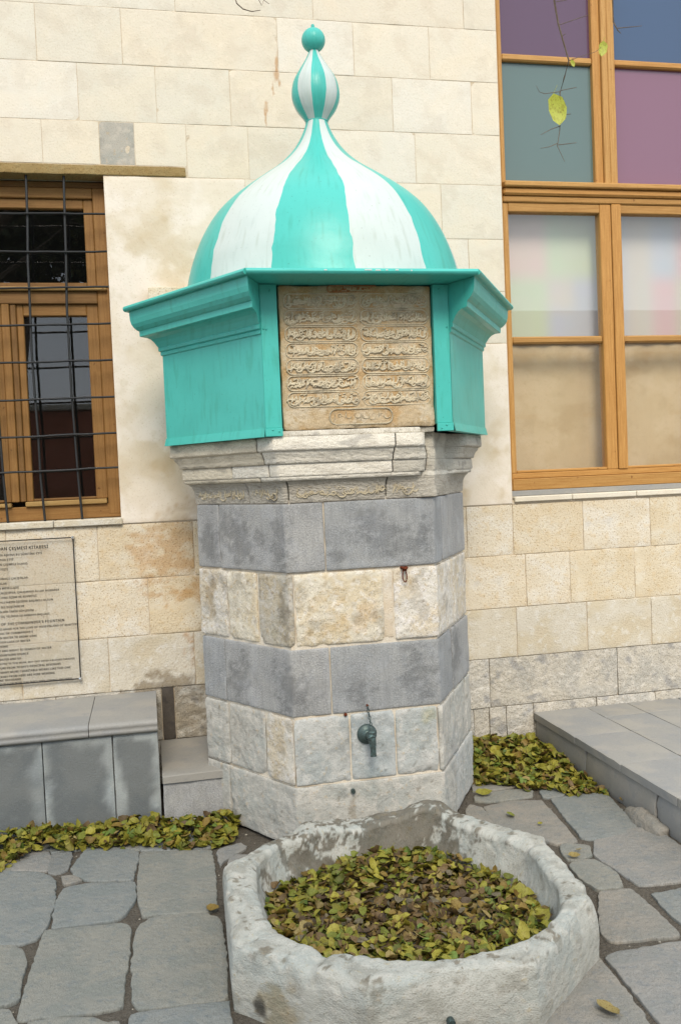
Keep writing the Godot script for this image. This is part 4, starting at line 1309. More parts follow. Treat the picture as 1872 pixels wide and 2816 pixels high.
	for i in ks.size() - 1:
		var fn := func(s: float, y: float, o: float) -> Vector3: return Vector3(ed + .006 - o - .004 * sin(y * 30.0), y, s)
		var kg := stone(fn, ks[i] + .002, ks[i + 1] - .002, -.03, .144, .03, .006, .004, 3, .04)
		part("kerb_stone", kg, M.slab[i % 2], rp)
	# worn lump of stone at the foot of the kerb
	var lump := Geo.new()
	var lp := PackedVector3Array()
	var lu := PackedVector2Array()
	for j in 13:
		for i in 25:
			var a := TAU * i / 24.0
			var e := PI * .5 * j / 12.0
			var d := Vector3(cos(a) * cos(e) * .055, sin(e) * .065, sin(a) * cos(e) * .16)
			d *= 1.0 + nz.get_noise_3d(d.x * 60.0, d.y * 60.0, d.z * 60.0) * .3 + nf.get_noise_3d(d.x * 200.0, d.y * 200.0, d.z * 200.0) * .08
			lp.append(Vector3(1.205, -.015, 1.235) + d)
			lu.append(Vector2(d.z, d.y + d.x))
	lump.grid(lp, 25, 13, lu)
	part("foot_stone", lump, M.pave[2], rp)

# ---------------------------------------------------------------- bench and ledge
func build_bench() -> void:
	var b := thing("stone_bench", "grey basalt bench slab against the wall under the barred window", "bench", Vector3(-2.2, 0, .3))
	var xs := [-3.4, -2.6, -1.98, -1.414, -1.102, -.893]
	for i in xs.size() - 1:
		var a: float = xs[i]
		var c: float = xs[i + 1]
		var no := rng.randf() * 50.0
		# lime bloom along the edges of each panel, broken up by its own grain
		var bloom := func(s: float, y: float) -> Color:
			var d := minf(minf(s - a, c - s), minf(y * 1.6, .44 - y))
			var w := nz.get_noise_3d(s * 30.0, y * 30.0, no) * .05 + nz.get_noise_3d(s * 110.0, y * 110.0, no) * .03
			var k := clampf(1.0 - (d - .012 + w) / .035, 0.0, 1.0)
			k *= .5 + .5 * clampf(nz.get_noise_3d(s * 12.0, y * 12.0, no + 9.0) * 2.0 + .7, 0, 1)
			return Color(.30, .315, .32).lerp(Color(.74, .78, .78), k * .8)
		var fn := func(s: float, y: float, o: float) -> Vector3: return Vector3(s, y, .562 + o)
		part("front_slab", stone(fn, a + .002, c - .002, -.02, .436, .05, .004, .002, 2, .02, [], rng.randf_range(-.003, .002), bloom), M.bench, b)
	var fillg := Geo.new()
	fillg.box(Vector3(-2.146, .21, .26), Vector3(2.5, .44, .52), .002)
	part("masonry_fill", fillg, M.wash[3], b)
	var ts := [-3.4, -2.3, -1.204, -.893]
	for i in ts.size() - 1:
		var g := Geo.new()
		var no := rng.randf() * 40.0
		var prof := [Vector2(.545, .439), Vector2(.578, .441), Vector2(.588, .450), Vector2(.590, .462), Vector2(.582, .468), Vector2(.590, .476), Vector2(.591, .488), Vector2(.583, .498), Vector2(.56, .501), Vector2(.40, .502), Vector2(.2, .503), Vector2(.003, .503)]
		var P := PackedVector3Array()
		var uv := PackedVector2Array()
		var n := 26
		var run := 0.0
		for j in prof.size():
			if j: run += (prof[j] as Vector2).distance_to(prof[j - 1])
			for k in n + 1:
				var x := lerpf(ts[i] + .0015, ts[i + 1] - .0015, float(k) / n)
				P.append(Vector3(x, prof[j].y + nz.get_noise_3d(x * 30.0, prof[j].x * 30.0, no) * .002, prof[j].x + (nz.get_noise_3d(x * 40.0, prof[j].y * 90.0, no) * .004 if j < 9 else 0.0)))
				uv.append(Vector2(x, run) + Vector2(no, no))
		g.grid(P, n + 1, prof.size(), uv)
		var e: float = ts[i + 1] - .0015
		for j in prof.size() - 1:
			g.tri(Vector3(e, .47, .3), Vector3(e, prof[j].y, prof[j].x), Vector3(e, prof[j + 1].y, prof[j + 1].x), Vector3(e - 1.0, .47, .3))
		g.quad(Vector3(e, .439, .003), Vector3(e, .439, .545), Vector3(e, .47, .3), Vector3(e, .503, .003), Vector3(e - 1, .4, .3))
		part("seat_slab", g, M.slab[0], b)
	# end of the bench
	var fe := func(s: float, y: float, o: float) -> Vector3: return Vector3(-.894 + o, y, s)
	part("end_slab", stone(func(s: float, y: float, o: float) -> Vector3: return Vector3(-.896 + o, y, -s), -.556, -.004, -.02, .436, .02, .004, .002, 2, .04), M.basalt[0], b)
	var l := thing("stone_ledge", "low grey stone ledge between the bench end and the fountain shaft", "ledge", Vector3(-.76, 0, .3))
	part("front_slab", stone(func(s: float, y: float, o: float) -> Vector3: return Vector3(s, y, .606 + o), -.884, -.50, -.02, .202, .04, .005, .003, 3, .025), M.basalt[0], l)
	part("top_slab", stone(func(s: float, y: float, o: float) -> Vector3: return Vector3(s, .239 + o, -y), -.885, -.46, -.618, -.004, .036, .005, .002, 2, .04), M.slab[1], l)
	var ff := Geo.new()
	ff.box(Vector3(-.70, .09, .28), Vector3(.36, .22, .55), .002)
	part("masonry_fill", ff, M.wash[3], l)

# ---------------------------------------------------------------- basin
const B_OUT := [Vector2(-.685, 1.57), Vector2(-.708, 2.16), Vector2(-.37, 2.50), Vector2(.12, 2.515), Vector2(.466, 2.21), Vector2(.525, 1.68), Vector2(.215, 1.235), Vector2(-.31, 1.25)]
const B_IN := [Vector2(-.562, 1.585), Vector2(-.584, 1.80), Vector2(-.588, 2.02), Vector2(-.525, 2.165), Vector2(-.44, 2.262), Vector2(-.288, 2.358), Vector2(-.15, 2.42), Vector2(-.018, 2.40), Vector2(.098, 2.389), Vector2(.225, 2.333), Vector2(.315, 2.235), Vector2(.385, 2.10), Vector2(.415, 1.76), Vector2(.18, 1.375), Vector2(-.27, 1.395), Vector2(-.46, 1.47)]
const BC := Vector2(-.10, 1.88)

func reach(poly: Array, a: float) -> float:
	var d := Vector2(sin(a), cos(a))
	var best := .1
	for i in poly.size():
		var p: Vector2 = poly[i] - BC
		var e: Vector2 = poly[(i + 1) % poly.size()] - poly[i]
		var den := d.cross(e)
		if absf(den) < 1e-6: continue
		var t := p.cross(e) / den
		var u := p.cross(d) / den
		if t > 0 and u >= -1e-4 and u <= 1.0001: best = maxf(best, t)
	return best

func reach_soft(poly: Array, a: float, w: float) -> float:
	var s := 0.0
	for k in range(-3, 4): s += reach(poly, a + w * k / 3.0)
	return s / 7.0

func rim_height(a: float) -> float:
	var h := .200
	var pf := atan2(.215 - BC.x, 1.235 - BC.y)
	var pg := atan2(-.31 - BC.x, 1.25 - BC.y)
	h += .036 * exp(-pow(angle_difference(a, pf) / .13, 2.0)) + .010 * exp(-pow(angle_difference(a, pg) / .15, 2.0))
	h -= .010 * exp(-pow(angle_difference(a, PI) / .22, 2.0))
	h -= .016 * exp(-pow(angle_difference(a, atan2(-.47 - BC.x, 2.30 - BC.y)) / .05, 2.0))
	h += nz.get_noise_2d(cos(a) * 60.0, sin(a) * 60.0) * .007
	return h

func build_basin() -> void:
	var b := thing("stone_basin", "weathered octagonal stone basin full of leaves at the fountain foot", "basin", Vector3(BC.x, 0, BC.y))
	var n := 720
	var P := PackedVector3Array()
	var uv := PackedVector2Array()
	var col := PackedColorArray()
	var rows := 0
	var ro := PackedFloat32Array()
	var ri := PackedFloat32Array()
	var hh := PackedFloat32Array()
	for i in n + 1:
		var a := TAU * i / n
		ro.append(reach_soft(B_OUT, a + PI, .006))
		ri.append(reach_soft(B_IN, a + PI, .06))
		hh.append(rim_height(a + PI))
	# [kind, t]: 0 outer wall height fraction, 1 rim across, 2 inner wall, 3 floor
	var prof := []
	for k in 25: prof.append([0, k / 24.0])
	for k in range(1, 16): prof.append([1, k / 16.0])
	for k in 21: prof.append([2, k / 20.0])
	prof.append([3, .5])
	prof.append([3, .99])
	for r: Array in prof:
		var kind: int = r[0]
		var t: float = r[1]
		for i in n + 1:
			var a := TAU * i / n + PI
			var O := ro[i]
			var J := ri[i]
			var h := hh[i]
			var rad := O
			var y := 0.0
			if kind == 0:
				y = -.02 + (h - .012 + .02) * t
				rad = O + .003 * sin(t * 3.0) - .007 * pow(t, 14.0)
			elif kind == 1:
				rad = lerpf(O - .008, J + .004, t)
				y = h - .012 * pow(absf(2.0 * t - 1.0), 5.0)
			elif kind == 2:
				rad = J + .002 - .055 * t * t
				y = lerpf(h - .014, .03, t)
			else:
				rad = lerpf(J - .055, 0.0, t)
				y = .03
			var d := Vector2(sin(a), cos(a))
			var q := BC + d * rad
			var w1 := nz.get_noise_3d(q.x * 22.0, y * 22.0, q.y * 22.0)
			var w2 := nz.get_noise_3d(q.x * 75.0, y * 75.0, q.y * 75.0)
			var w3 := nf.get_noise_3d(q.x * 160.0, y * 160.0, q.y * 160.0)
			if kind < 3:
				var near := 1.0 if kind == 1 else (pow(t, 4.0) if kind == 0 else pow(1.0 - t, 2.0))
				rad += w1 * .0025 + w2 * .0025 + near * (w2 * .008 - maxf(0.0, w1 - .22) * .04 - maxf(0.0, w3 - .2) * .012) * (1.0 if kind == 0 else (lerpf(1.0, -.9, t) if kind == 1 else -.9))
				y += near * (w2 * .007 + w1 * .007 - maxf(0.0, w3 - .25) * .018)
			q = BC + d * rad
			P.append(Vector3(q.x, y, q.y))
			uv.append(Vector2(a * .4897, y + (0.0 if kind == 0 else (O - rad))))
			# dirt that sits on the stone: soot at the back, brown crust on the rim, ochre at the foot
			var c := Color(1, 1, 1)
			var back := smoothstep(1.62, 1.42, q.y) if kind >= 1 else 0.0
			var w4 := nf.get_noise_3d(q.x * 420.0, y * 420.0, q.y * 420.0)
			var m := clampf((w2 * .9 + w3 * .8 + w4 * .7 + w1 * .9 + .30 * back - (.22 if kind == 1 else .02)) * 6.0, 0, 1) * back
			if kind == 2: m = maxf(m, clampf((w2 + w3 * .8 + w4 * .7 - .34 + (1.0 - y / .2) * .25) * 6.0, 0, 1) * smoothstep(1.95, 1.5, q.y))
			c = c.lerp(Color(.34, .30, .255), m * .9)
			var crust := clampf((w2 + w3 * .9 + w4 * .6 - .46) * 6.0, 0, 1) * (.8 if kind == 1 else (.45 if kind == 0 and t > .8 else .12))
			c = c.lerp(Color(.42, .36, .29), crust)
			if kind == 0:
				var foot := Vector3(q.x, y, q.y).distance_to(Vector3(-.58, .035, 2.29))
				c = c.lerp(Color(.66, .55, .36), clampf((.085 - foot + w2 * .10 + w3 * .05) * 16.0, 0, 1) * .7)
				var hole := Vector3(q.x, y, q.y).distance_to(Vector3(-.635, .03, 2.235))
				c = c.lerp(Color(.18, .17, .16), clampf((.035 - hole + w3 * .02) * 40.0, 0, 1))
			col.append(c)
		rows += 1
	var g := Geo.new()
	g.grid(P, n + 1, rows, uv, col)
	part("bowl", g, M.marble, b)
	var plug := Geo.new()
	plug.tube([Vector3(-.14, .075, 2.50), Vector3(-.139, .072, 2.528)], [.012, .011], 9)
	part("outlet_stub", plug, M.bronze, b)

# ---------------------------------------------------------------- leaves
var LC := [Color(.215, .205, .028), Color(.27, .245, .035), Color(.150, .170, .026), Color(.190, .130, .030), Color(.135, .088, .036), Color(.135, .115, .075), Color(.25, .195, .07), Color(.125, .19, .035), Color(.07, .047, .026)]
var WY := [0, 0, 0, 0, 0, 1, 1, 1, 2, 2, 2, 2, 3, 3, 6, 7, 4]
var WB := [0, 1, 2, 3, 3, 3, 4, 4, 4, 4, 5, 6, 8, 8]

func add_leaf(g: Geo, xf: Transform3D, L: float, W: float, curl: float, fold: float, c: Color, colored := true) -> void:
	var P := PackedVector3Array()
	var uv := PackedVector2Array()
	var col := PackedColorArray()
	for j in 7:
		var t := j / 6.0
		var w := W * .5 * (pow(t, .45) * pow(1.0 - t, .52) * 1.95 + .012) * (1.0 + .07 * sin(t * 19.0 + L * 900.0))
		for i in 3:
			var e := i - 1.0
			var p := Vector3(e * w * (1.0 - fold * .3) + sin(t * 2.6 + L * 400.0) * W * .10, absf(e) * w * fold + curl * L * (t - .45) * (t - .45) * 1.8 + e * w * curl * .5 * sin(t * 4.0), (t - .5) * L)
			P.append(xf * p)
			uv.append(Vector2(e * .5 + .5 + L * 37.0, t + W * 53.0) * .9)
			col.append(c)
	g.grid(P, 3, 7, uv, col if colored else PackedColorArray(), true)
	# stalk
	var q0 := xf * Vector3(sin(L * 400.0) * W * .10, curl * L * .36, -.5 * L)
	var q1 := xf * Vector3(W * .2, curl * L * .36 + L * .05, -.72 * L)
	var sd := (xf.basis.x).normalized() * .0007
	g.grid(PackedVector3Array([q0 - sd, q0 + sd, q1 - sd, q1 + sd]), 2, 2, PackedVector2Array([Vector2.ZERO, Vector2.RIGHT, Vector2.DOWN, Vector2.ONE]), PackedColorArray([c, c, c, c]) if colored else PackedColorArray(), true)

func leaf_xf(x: float, y: float, z: float, tilt: float) -> Transform3D:
	var b := Basis(Vector3.UP, rng.randf() * TAU) * Basis(Vector3.RIGHT, rng.randfn(0, tilt)) * Basis(Vector3.BACK, rng.randfn(0, tilt))
	if rng.randf() < .35: b = b * Basis(Vector3.BACK, PI)
	return Transform3D(b, Vector3(x, y, z))

func pile(label: String, at: Vector3, spot: Callable, height: Callable, n_mass: int, n_top: int, size: float, weights: Callable, tilt: float) -> void:
	var p := thing("leaf_pile", label, "leaf pile", at)
	var g := Geo.new()
	for k in n_mass:
		var q: Vector2 = spot.call()
		var top: float = height.call(q.x, q.y)
		var y := top - rng.randf() * minf(.03, top)
		var c: Color = LC[weights.call(q)] * rng.randf_range(.55, 1.1)
		var s := size * (rng.randf_range(.35, .7) if rng.randf() < .3 else rng.randf_range(.7, 1.2))
		add_leaf(g, leaf_xf(q.x, maxf(y, .006), q.y, tilt), s, s * rng.randf_range(.55, .8), rng.randf_range(-.8, 1.0), rng.randf_range(0, .8), c)
	var o := part("leaf_litter", g, M.leaf_mass, p)
	o.set_meta("kind", "stuff")
	for k in n_top:
		var q: Vector2 = spot.call()
		var top: float = height.call(q.x, q.y)
		var s := size * rng.randf_range(.75, 1.25)
		var lg := Geo.new()
		add_leaf(lg, leaf_xf(q.x, maxf(top + .005, .009), q.y, tilt * .8), s, s * rng.randf_range(.6, .85), rng.randf_range(-.7, 1.0), rng.randf_range(.05, .7), Color.WHITE, false)
		part("leaf", lg, M.leaf[weights.call(q)], p)

func build_leaves() -> void:
	M.leaf = []
	for c: Color in LC:
		var m := mat(M.leaf_tex, c.linear_to_srgb(), .55)
		m.backlight = Color(.12, .12, .05)
		M.leaf.append(m)
	M.leaf_mass = mat(M.leaf_tex, Color.WHITE, .6)
	M.leaf_mass.vertex_color_use_as_albedo = true
	var yel := func(_q: Vector2) -> int: return WY[rng.randi() % WY.size()]
	# in the basin: browner in the middle
	var inb := func() -> Vector2:
		var a := rng.randf() * TAU
		return BC + Vector2(sin(a), cos(a)) * (reach_soft(B_IN, a, .06) - .035) * sqrt(rng.randf())
	var hb := func(x: float, z: float) -> float:
		return .082 + .045 * exp(-(pow((x + .08) / .18, 2.0) + pow((z - 1.52) / .14, 2.0))) + .012 * nz.get_noise_2d(x * 30.0, z * 30.0) + .045 * smoothstep(1.75, 2.3, z)
	var wb := func(q: Vector2) -> int:
		var d := Vector2((q.x + .10) / .40, (q.y - 1.86) / .26).length() + rng.randfn(0, .35)
		return WB[rng.randi() % WB.size()] if d < 1.0 else WY[rng.randi() % WY.size()]
	pile("heap of yellow and brown leaves filling the octagonal basin", Vector3(BC.x, .03, BC.y), inb, hb, 3600, 240, .044, wb, .40)
	# along the foot of the bench
	var edge := [Vector2(-2.4, .95), Vector2(-1.75, .93), Vector2(-1.57, .894), Vector2(-1.455, .72), Vector2(-1.24, .757), Vector2(-.985, .80), Vector2(-.83, .88), Vector2(-.65, .90), Vector2(-.575, .85)]
	var inl := func() -> Vector2:
		for t in 30:
			var x := rng.randf_range(-2.4, -.56)
			var zf := .75
			for i in edge.size() - 1:
				if x >= edge[i].x and x <= edge[i + 1].x: zf = lerpf(edge[i].y, edge[i + 1].y, (x - edge[i].x) / (edge[i + 1].x - edge[i].x))
			var z0 := .58 if x < -.885 else .63
			# stay outside the shaft
			if x > -.663: z0 = maxf(z0, .508 + (x + .663) * 1.696 + .03)
			if zf <= z0: continue
			return Vector2(x, lerpf(z0 + .01, zf + .015, rng.randf()))
		return Vector2(-1.2, .65)
	var hl := func(x: float, z: float) -> float: return .010 + .045 * smoothstep(.90, .62, z) * (1.0 + .5 * nz.get_noise_2d(x * 20.0, z * 20.0))
	pile("drift of yellow leaves along the foot of the bench", Vector3(-1.3, 0, .7), inl, hl, 1500, 150, .053, yel, .38)
	# in the corner by the raised pavement
	var inr := func() -> Vector2:
		for t in 40:
			var q := Vector2(rng.randf_range(.36, 1.215), rng.randf_range(.02, 1.0))
			var lim := .50 + clampf((q.x - .6) / .6, 0, 1) * .40 + .03 * sin(q.x * 31.0)
			if q.x > .328 and q.x < .663 and q.y < .508 + (.663 - q.x) * 1.696 + .03 and q.y > .508 - (.663 - q.x) * 1.696 - .03: continue
			if q.y < lim and q.x > .60 - .2 * q.y: return q
		return Vector2(.95, .4)
	var hr := func(x: float, z: float) -> float: return .012 + .075 * smoothstep(.85, .1, z) * (.75 + .5 * nz.get_noise_2d(x * 20.0, z * 20.0)) * smoothstep(.5, .75, x)
	pile("heap of yellow leaves in the corner by the raised pavement", Vector3(.95, 0, .4), inr, hr, 1400, 150, .055, yel, .38)
	# single leaves lying on the flags
	var strays := [[.650, .69, 0, .085, "yellow green leaf on the flag beside the shaft corner"], [.660, 1.00, 2, .055, "small folded green leaf on the flag behind the basin"], [.745, 1.135, 1, .03, "tiny yellow leaf scrap behind the basin rim"], [.735, 1.49, 6, .05, "dry yellow leaf beside the right basin rim"], [.78, 1.44, 6, .03, "dry leaf scrap beside the right basin rim"], [.345, 2.49, 6, .085, "pale tan leaf on the flag before the basin"], [-.725, 1.51, 3, .055, "ochre leaf wedged beside the left basin wall"], [1.235, .985, 3, .05, "brown leaf under the kerb stone"], [.86, .66, 1, .05, "yellow leaf at the edge of the corner heap"]]
	for s: Array in strays:
		var t := thing("fallen_leaf", s[4], "leaf", Vector3(s[0], .008, s[1]), "single leaves on the flags")
		var g := Geo.new()
		add_leaf(g, Transform3D(Basis(Vector3.UP, rng.randf() * TAU) * Basis(Vector3.BACK, .15), Vector3(s[0], .010, s[1])), s[3], s[3] * .68, .25, .3, Color.WHITE, false)
		part("blade", g, M.leaf[s[2]], t)

# ---------------------------------------------------------------- plaque
func build_plaque() -> void:
	var x0 := -1.79
	var x1 := -1.268
	var y0 := .602
	var y1 := 1.338
	var p := thing("information_plaque", "clear acrylic plaque with black lettering under the barred window", "plaque", Vector3((x0 + x1) * .5, y0, 0))
	box_part("sheet", p, x0, x1, y0, y1, .016, .021, M.acrylic, .0008)
	var fr := Geo.new()
	for e: Array in [[x0, x1, y0, y0 + .005], [x0, x1, y1 - .005, y1], [x0, x0 + .005, y0 + .0055, y1 - .0055], [x1 - .005, x1, y0 + .0055, y1 - .0055]]:
		fr.box(Vector3((e[0] + e[1]) * .5, (e[2] + e[3]) * .5, .0195), Vector3(e[1] - e[0], e[3] - e[2], .009), .001)
	part("border", fr, M.ink, p)
	for q: Array in [[x0 + .004, y0 + .003], [x0 + .004, y1 - .003], [x1 - .004, y0 + .003], [x1 - .004, y1 - .003]]:
		var g := Geo.new()
		g.tube([Vector3(q[0], q[1], .001), Vector3(q[0], q[1], .024), Vector3(q[0], q[1], .030), Vector3(q[0], q[1], .033)], [.0085, .0085, .007, .003], 12)
		part("screw", g, M.chrome, p)
	var font := SystemFont.new()
	font.font_names = PackedStringArray(["Droid Sans"])
	font.font_weight = 700
	var lines := [
		[1.296, .0220, "KUMANDAN ÇEŞMESİ KİTABESİ", 1], [1.264, .0148, "BU ÇEŞMEYİ HÜSEYİN AŞKINA BU SÜRETİNE ETTİ", 0], [1.240, .0148, "ALLAH RIZASI İÇİN DUA ETTİ", 0], [1.216, .0148, "DAĞDAN TAŞLARTAN ÇEŞMELE OLMUŞ", 0], [1.192, .0148, "HER BİR DAMLA SU FIŞTI", 0],
		[1.168, .0148, "İNLER YENİYOR", 0], [1.144, .0148, "BU ASLEEP GECE GÜNDÜZ ÇALIŞTILAR", 0], [1.120, .0148, "SONRA BİR SU ALDILAR", 0], [1.096, .0148, "VE BÖYLE BİR SARA MESELLADE", 0], [1.072, .0148, "HER KİM BU İŞTE ÇALIŞTIYSA, ÇALIŞMANI ALLAH MÜBAREK", 0],
		[1.048, .0148, "EYLEYİP MÜBAREK ONU İÇİNE VE KUVVETLİ", 0], [1.024, .0148, "DAHA BİR ÇOK BÖYLE HAYIR İŞLERDE BAŞARILI OLSUN", 0], [1.000, .0148, "BUNU HAYIR DUA İLE DÜŞÜNÜLER", 0], [.976, .0148, "ONUN SEMELİ FÜN BİR TARİH SÖYLEDİM", 0], [.952, .0148, "BİN ÜÇ YÜZ OTUZ ÜÇ YILINDA SU AKMAYA BAŞLADI", 0],
		[.914, .0188, "INSCRIPTION OF THE COMMANDER'S FOUNTAIN", 0], [.888, .0148, "THIS FOUNTAIN IS MADE FOR THE LOVE OF HUSEYIN AND OF MARTYRS", 0], [.866, .0148, "PRAY FOR THE SOUL OF COMMANDER'S", 0], [.844, .0148, "A DROP OF CLEAN WATER TO DRINK HERE", 0], [.822, .0148, "WERE LONGING FOR LACK OF WATER", 0], [.800, .0148, "COMMANDER SEEING", 0],
		[.778, .0148, "HE WORKED DAY AND NIGHT TO SEARCH OF WATER", 0], [.756, .0148, "WATER FROM MOUNTAINS SOURCE", 0], [.734, .0148, "BROUGHT THE WATER AND SO", 0], [.712, .0126, "ALL WHO CONTRIBUTED TO THIS WORK, MAY THEY ENTER A BLESSED PARADISE", 0], [.690, .0148, "SUCH A STRUCTURE FROM TODAY'S PRINCIPAL REVENUES", 0],
		[.668, .0148, "SUCCESSFULLY MANY MORE CHARITABLE WORKS LIKE THIS ONE", 0], [.646, .0148, "ALL LATE PASSERSBY FROM HERE ARE HERE WISHING", 0], [.628, .0148, "IN THE YEAR ONE THOUSAND", 0], [.610, .0118, "THE WATER STARTED TO FLOW IN THE YEAR THIRTY THREE HUNDRED AND THIRTY", 0]]
	for l: Array in lines:
		var tm := TextMesh.new()
		tm.text = l[2]
		tm.font = font
		tm.font_size = 24
		tm.pixel_size = float(l[1]) / 24.0
		tm.depth = .0006
		tm.curve_step = 4.0
		tm.horizontal_alignment = HORIZONTAL_ALIGNMENT_LEFT
		tm.material = M.ink
		var o := inst("lettering", tm, p)
		o.position += Vector3(x0 + (.070 if l[3] == 1 else .022), l[0], .0216)

# ---------------------------------------------------------------- twigs hanging into the picture
func build_twigs() -> void:
	var z := 1.5
	var t := thing("hanging_twig", "thin bare twig with one yellow leaf hanging before the tall window", "twig", Vector3(.77, 2.8, z), "twigs hanging from above")
	var main := [Vector3(.80, 4.9, 2.2), Vector3(.78, 4.3, 1.9), Vector3(.768, 3.75, 1.62), Vector3(.763, 3.417, z), Vector3(.777, 3.327, z), Vector3(.794, 3.267, z), Vector3(.817, 3.186, z), Vector3(.796, 3.122, z), Vector3(.775, 3.060, z), Vector3(.775, 2.986, z), Vector3(.769, 2.916, z), Vector3(.757, 2.854, z), Vector3(.785, 2.794, z)]
	var g := Geo.new()
	g.tube(main, [.008, .006, .005, .0036, .0034, .0032, .003, .0026, .0022, .0018, .0015, .0012, .0008], 6)
	part("stem", g, M.bark, t)
	for q: Array in [[.771, 3.410, .813, 3.416], [.783, 3.323, .905, 3.365], [.817, 3.186, .852, 3.197, .924, 3.219, .945, 3.235], [.777, 3.069, .842, 3.081], [.775, 3.065, .707, 3.051, .681, 3.053, .665, 3.073], [.769, 2.931, .729, 2.915, .681, 2.889], [.760, 2.858, .834, 2.866], [.757, 2.864, .720, 2.847, .679, 2.837], [.777, 2.974, .814, 2.977], [.79, 3.28, .803, 3.285]]:
		var path := []
		for i in range(0, q.size(), 2): path.append(Vector3(q[i], q[i + 1], z + i * .004))
		var s := Geo.new()
		s.tube(path, [.0016, .0012, .0009, .0007], 5)
		part("side_twig", s, M.bark, t)
	var leafm := mat(M.leaf_tex, Color(.36, .40, .05).linear_to_srgb(), .5)
	leafm.backlight = Color(.3, .32, .08)
	for l: Array in [[.752, 2.990, .125, .072, .1], [.957, 3.236, .064, .036, -.15], [.829, 3.174, .03, .016, .3]]:
		var lg := Geo.new()
		add_leaf(lg, Transform3D(Basis(Vector3.BACK, l[4]) * Basis(Vector3.RIGHT, PI * .5) * Basis(Vector3.BACK, .25), Vector3(l[0], l[1], z + .006)), l[2], l[3], .15, .25, Color.WHITE, false)
		part("leaf", lg, leafm, t)
	var t2 := thing("hanging_twig", "thin bare twig crossing the upper blue pane", "twig", Vector3(1.02, 3.3, z), "twigs hanging from above")
	var g2 := Geo.new()
	g2.tube([Vector3(1.04, 4.9, 2.2), Vector3(1.02, 4.0, 1.75), Vector3(1.013, 3.483, z), Vector3(1.013, 3.348, z), Vector3(1.031, 3.316, z), Vector3(1.045, 3.304, z)], [.008, .006, .004, .003, .002, .001], 6)
	part("stem", g2, M.bark, t2)
	var g3 := Geo.new()
	g3.tube([Vector3(1.031, 3.324, z), Vector3(1.131, 3.334, z + .01)], [.002, .001], 5)
	part("side_twig", g3, M.bark, t2)
	var t3 := thing("hanging_twig", "curled twig tip hanging beside the finial ball", "twig", Vector3(-.42, 3.3, z), "twigs hanging from above")
	var g4 := Geo.new()
	g4.tube([Vector3(-.60, 4.9, 2.2), Vector3(-.52, 4.0, 1.75), Vector3(-.487, 3.353, z), Vector3(-.480, 3.326, z), Vector3(-.458, 3.307, z), Vector3(-.426, 3.300, z), Vector3(-.394, 3.307, z)], [.008, .005, .0024, .0022, .002, .0016, .001], 6)
	part("stem", g4, M.bark, t3)
	var g5 := Geo.new()
	g5.tube([Vector3(-.49, 3.40, z), Vector3(-.43, 3.37, z), Vector3(-.400, 3.347, z), Vector3(-.389, 3.324, z), Vector3(-.380, 3.344, z), Vector3(-.361, 3.331, z)], [.0022, .002, .0016, .0014, .0012, .001], 5)
	part("side_twig", g5, M.bark, t3)

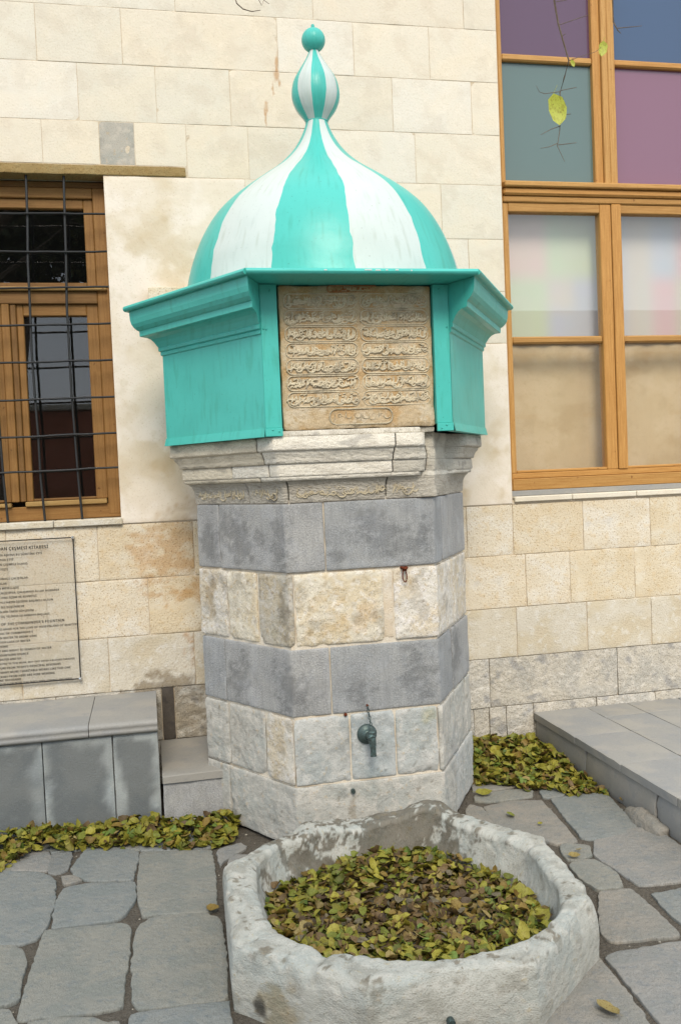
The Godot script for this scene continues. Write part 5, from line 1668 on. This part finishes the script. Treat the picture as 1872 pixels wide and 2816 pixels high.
# ---------------------------------------------------------------- across the court, behind the camera: what the panes mirror
func build_opposite() -> void:
	var h := thing("low_house", "low cream house with tiled roof across the court", "house", Vector3(6, 0, 15.5))
	var wall := mat((M.plaster as StandardMaterial3D).albedo_texture, Color(.95, .90, .80), .95, .3)
	box_part("wall", h, 1.5, 16.0, -.1, 4.2, 15.2, 19.0, wall, .01)
	box_part("eaves", h, 1.2, 16.3, 4.2, 4.38, 14.8, 19.4, M.lime[0], .01)
	for k in 30: box_part("eaves_bracket", h, 1.5 + k * .5, 1.66 + k * .5, 4.02, 4.198, 14.95, 15.198, M.lime[1], .005)
	for k in 6:
		box_part("window", h, 2.6 + k * 2.3, 3.5 + k * 2.3, 1.1, 2.7, 15.14, 15.196, M.glass_dark, .003)
		box_part("window_frame", h, 2.5 + k * 2.3, 3.6 + k * 2.3, 2.71, 2.82, 15.12, 15.196, M.wood[0], .004)
	var g := Geo.new()
	g.quad(Vector3(1.2, 4.385, 14.8), Vector3(16.3, 4.385, 14.8), Vector3(16.3, 5.6, 17.1), Vector3(1.2, 5.6, 17.1), Vector3(8, 0, 17))
	g.quad(Vector3(1.2, 4.385, 19.4), Vector3(16.3, 4.385, 19.4), Vector3(16.3, 5.6, 17.1), Vector3(1.2, 5.6, 17.1), Vector3(8, 0, 17))
	part("roof", g, M.rust, h)
	var r := thing("garden_wall", "rosy plastered garden wall across the court", "wall", Vector3(-6, 0, 14))
	box_part("wall", r, -12.0, -1.6, -.1, 3.1, 13.8, 14.2, mat((M.plaster as StandardMaterial3D).albedo_texture, Color(.80, .52, .44), .95, .3), .02)
	box_part("coping", r, -12.1, -1.5, 3.1, 3.22, 13.7, 14.3, M.pale[0], .02)
	var t := thing("bare_tree", "bare autumn tree behind the viewer holding the hanging twigs", "tree", Vector3(-4.2, 0, 8.6))
	var tr := Geo.new()
	tr.tube([Vector3(-4.2, -.1, 8.6), Vector3(-4.15, .8, 8.6), Vector3(-4.0, 1.8, 8.5), Vector3(-3.7, 2.9, 8.3), Vector3(-3.3, 3.9, 7.9)], [.20, .16, .14, .12, .09], 12)
	part("trunk", tr, M.bark, t)
	var cr := Geo.new()
	for k in 26:
		var a := Vector3(-3.3, 3.9, 7.9).lerp(Vector3(-3.9, 2.3, 8.4), rng.randf())
		var d := Vector3(rng.randf_range(-1.6, 1.8), rng.randf_range(.3, 1.6), rng.randf_range(-1.4, 1.5))
		cr.tube([a, a + d * .4 + Vector3(0, .1, 0), a + d * .8, a + d * 1.1], [.035, .022, .012, .004], 5)
		for j in 5:
			var s := a + d * rng.randf_range(.4, 1.05)
			var e := Vector3(rng.randf_range(-.6, .6), rng.randf_range(-.2, .6), rng.randf_range(-.6, .6))
			cr.tube([s, s + e * .5, s + e], [.008, .005, .002], 4, false)
	var ev := thing("evergreen_tree", "dark evergreen tree standing across the court", "tree", Vector3(-3.1, 0, 10.2))
	var et := Geo.new()
	et.tube([Vector3(-3.1, -.1, 10.2), Vector3(-3.0, 1.5, 10.2), Vector3(-2.8, 3.4, 10.1), Vector3(-2.5, 5.2, 10.0)], [.22, .18, .15, .10], 10)
	part("trunk", et, M.bark, ev)
	var fo := Geo.new()
	for k in 5200:
		var d := Vector3(rng.randfn(), rng.randfn(), rng.randfn()).normalized() * pow(rng.randf(), .45)
		var lump := 1.0 + .35 * nz.get_noise_3d(d.x * 18.0, d.y * 18.0, d.z * 18.0)
		add_leaf(fo, leaf_xf(-2.5 + d.x * 1.9 * lump, 5.75 + d.y * 1.15 * lump, 10.0 + d.z * 1.5 * lump, .9), .17, .11, .3, .3, Color(.055, .065, .02) * rng.randf_range(.6, 1.5))
	part("crown", fo, M.leaf_mass, ev)
	# the limb that reaches over the fountain
	cr.tube([Vector3(-3.3, 3.9, 7.9), Vector3(-2.4, 4.7, 6.2), Vector3(-1.4, 5.1, 4.4), Vector3(-.6, 4.92, 2.2), Vector3(.0, 4.98, 2.15), Vector3(.8, 4.9, 2.2), Vector3(1.3, 4.86, 2.2)], [.08, .06, .04, .026, .02, .014, .006], 7)
	part("crown", cr, M.bark, t)

func _ready() -> void:
	rng.seed = 20240611
	nz.seed = 7
	nz.frequency = 0.1
	nz.fractal_octaves = 3
	nf.seed = 19
	nf.frequency = 0.1
	nf.fractal_octaves = 2
	# camera: position and angles measured from the photograph
	var cam := Camera3D.new()
	cam.name = "camera"
	add_child(cam)
	cam.position = Vector3(-.887, 1.6, 4.886)
	cam.fov = rad_to_deg(2.0 * atan(1408.0 / 2513.4))
	cam.near = .05
	cam.far = 200.0
	cam.basis = Basis(Vector3.UP, -.207) * Basis(Vector3.RIGHT, -.0411) * Basis(Vector3.BACK, -.0426)
	cam.current = true
	var we := WorldEnvironment.new()
	we.name = "environment"
	var env := Environment.new()
	env.background_mode = Environment.BG_SKY
	var sky := Sky.new()
	var sm := ProceduralSkyMaterial.new()
	sm.sky_top_color = Color(.79, .84, .90)
	sm.sky_horizon_color = Color(.90, .92, .93)
	sm.sky_curve = .12
	sm.ground_bottom_color = Color(.42, .40, .37)
	sm.ground_horizon_color = Color(.62, .61, .58)
	sky.sky_material = sm
	env.sky = sky
	env.tonemap_mode = Environment.TONE_MAPPER_LINEAR
	env.tonemap_exposure = 2.05
	env.sdfgi_enabled = true
	env.ssao_enabled = true
	env.ssil_enabled = true
	we.environment = env
	add_child(we)
	# high, thin overcast: broad soft light from the front right
	var sun := DirectionalLight3D.new()
	sun.name = "sun"
	sun.light_energy = .5
	sun.light_color = Color(1.0, .96, .90)
	sun.light_angular_distance = 24.0
	sun.shadow_enabled = true
	sun.basis = Basis.looking_at(Vector3(.10, -.95, -1.0).normalized(), Vector3.UP)
	add_child(sun)
	make_materials()
	build_ground()
	build_wall()
	build_bench()
	build_fountain()
	build_basin()
	build_plaque()
	build_leaves()
	build_opposite()
	build_twigs()
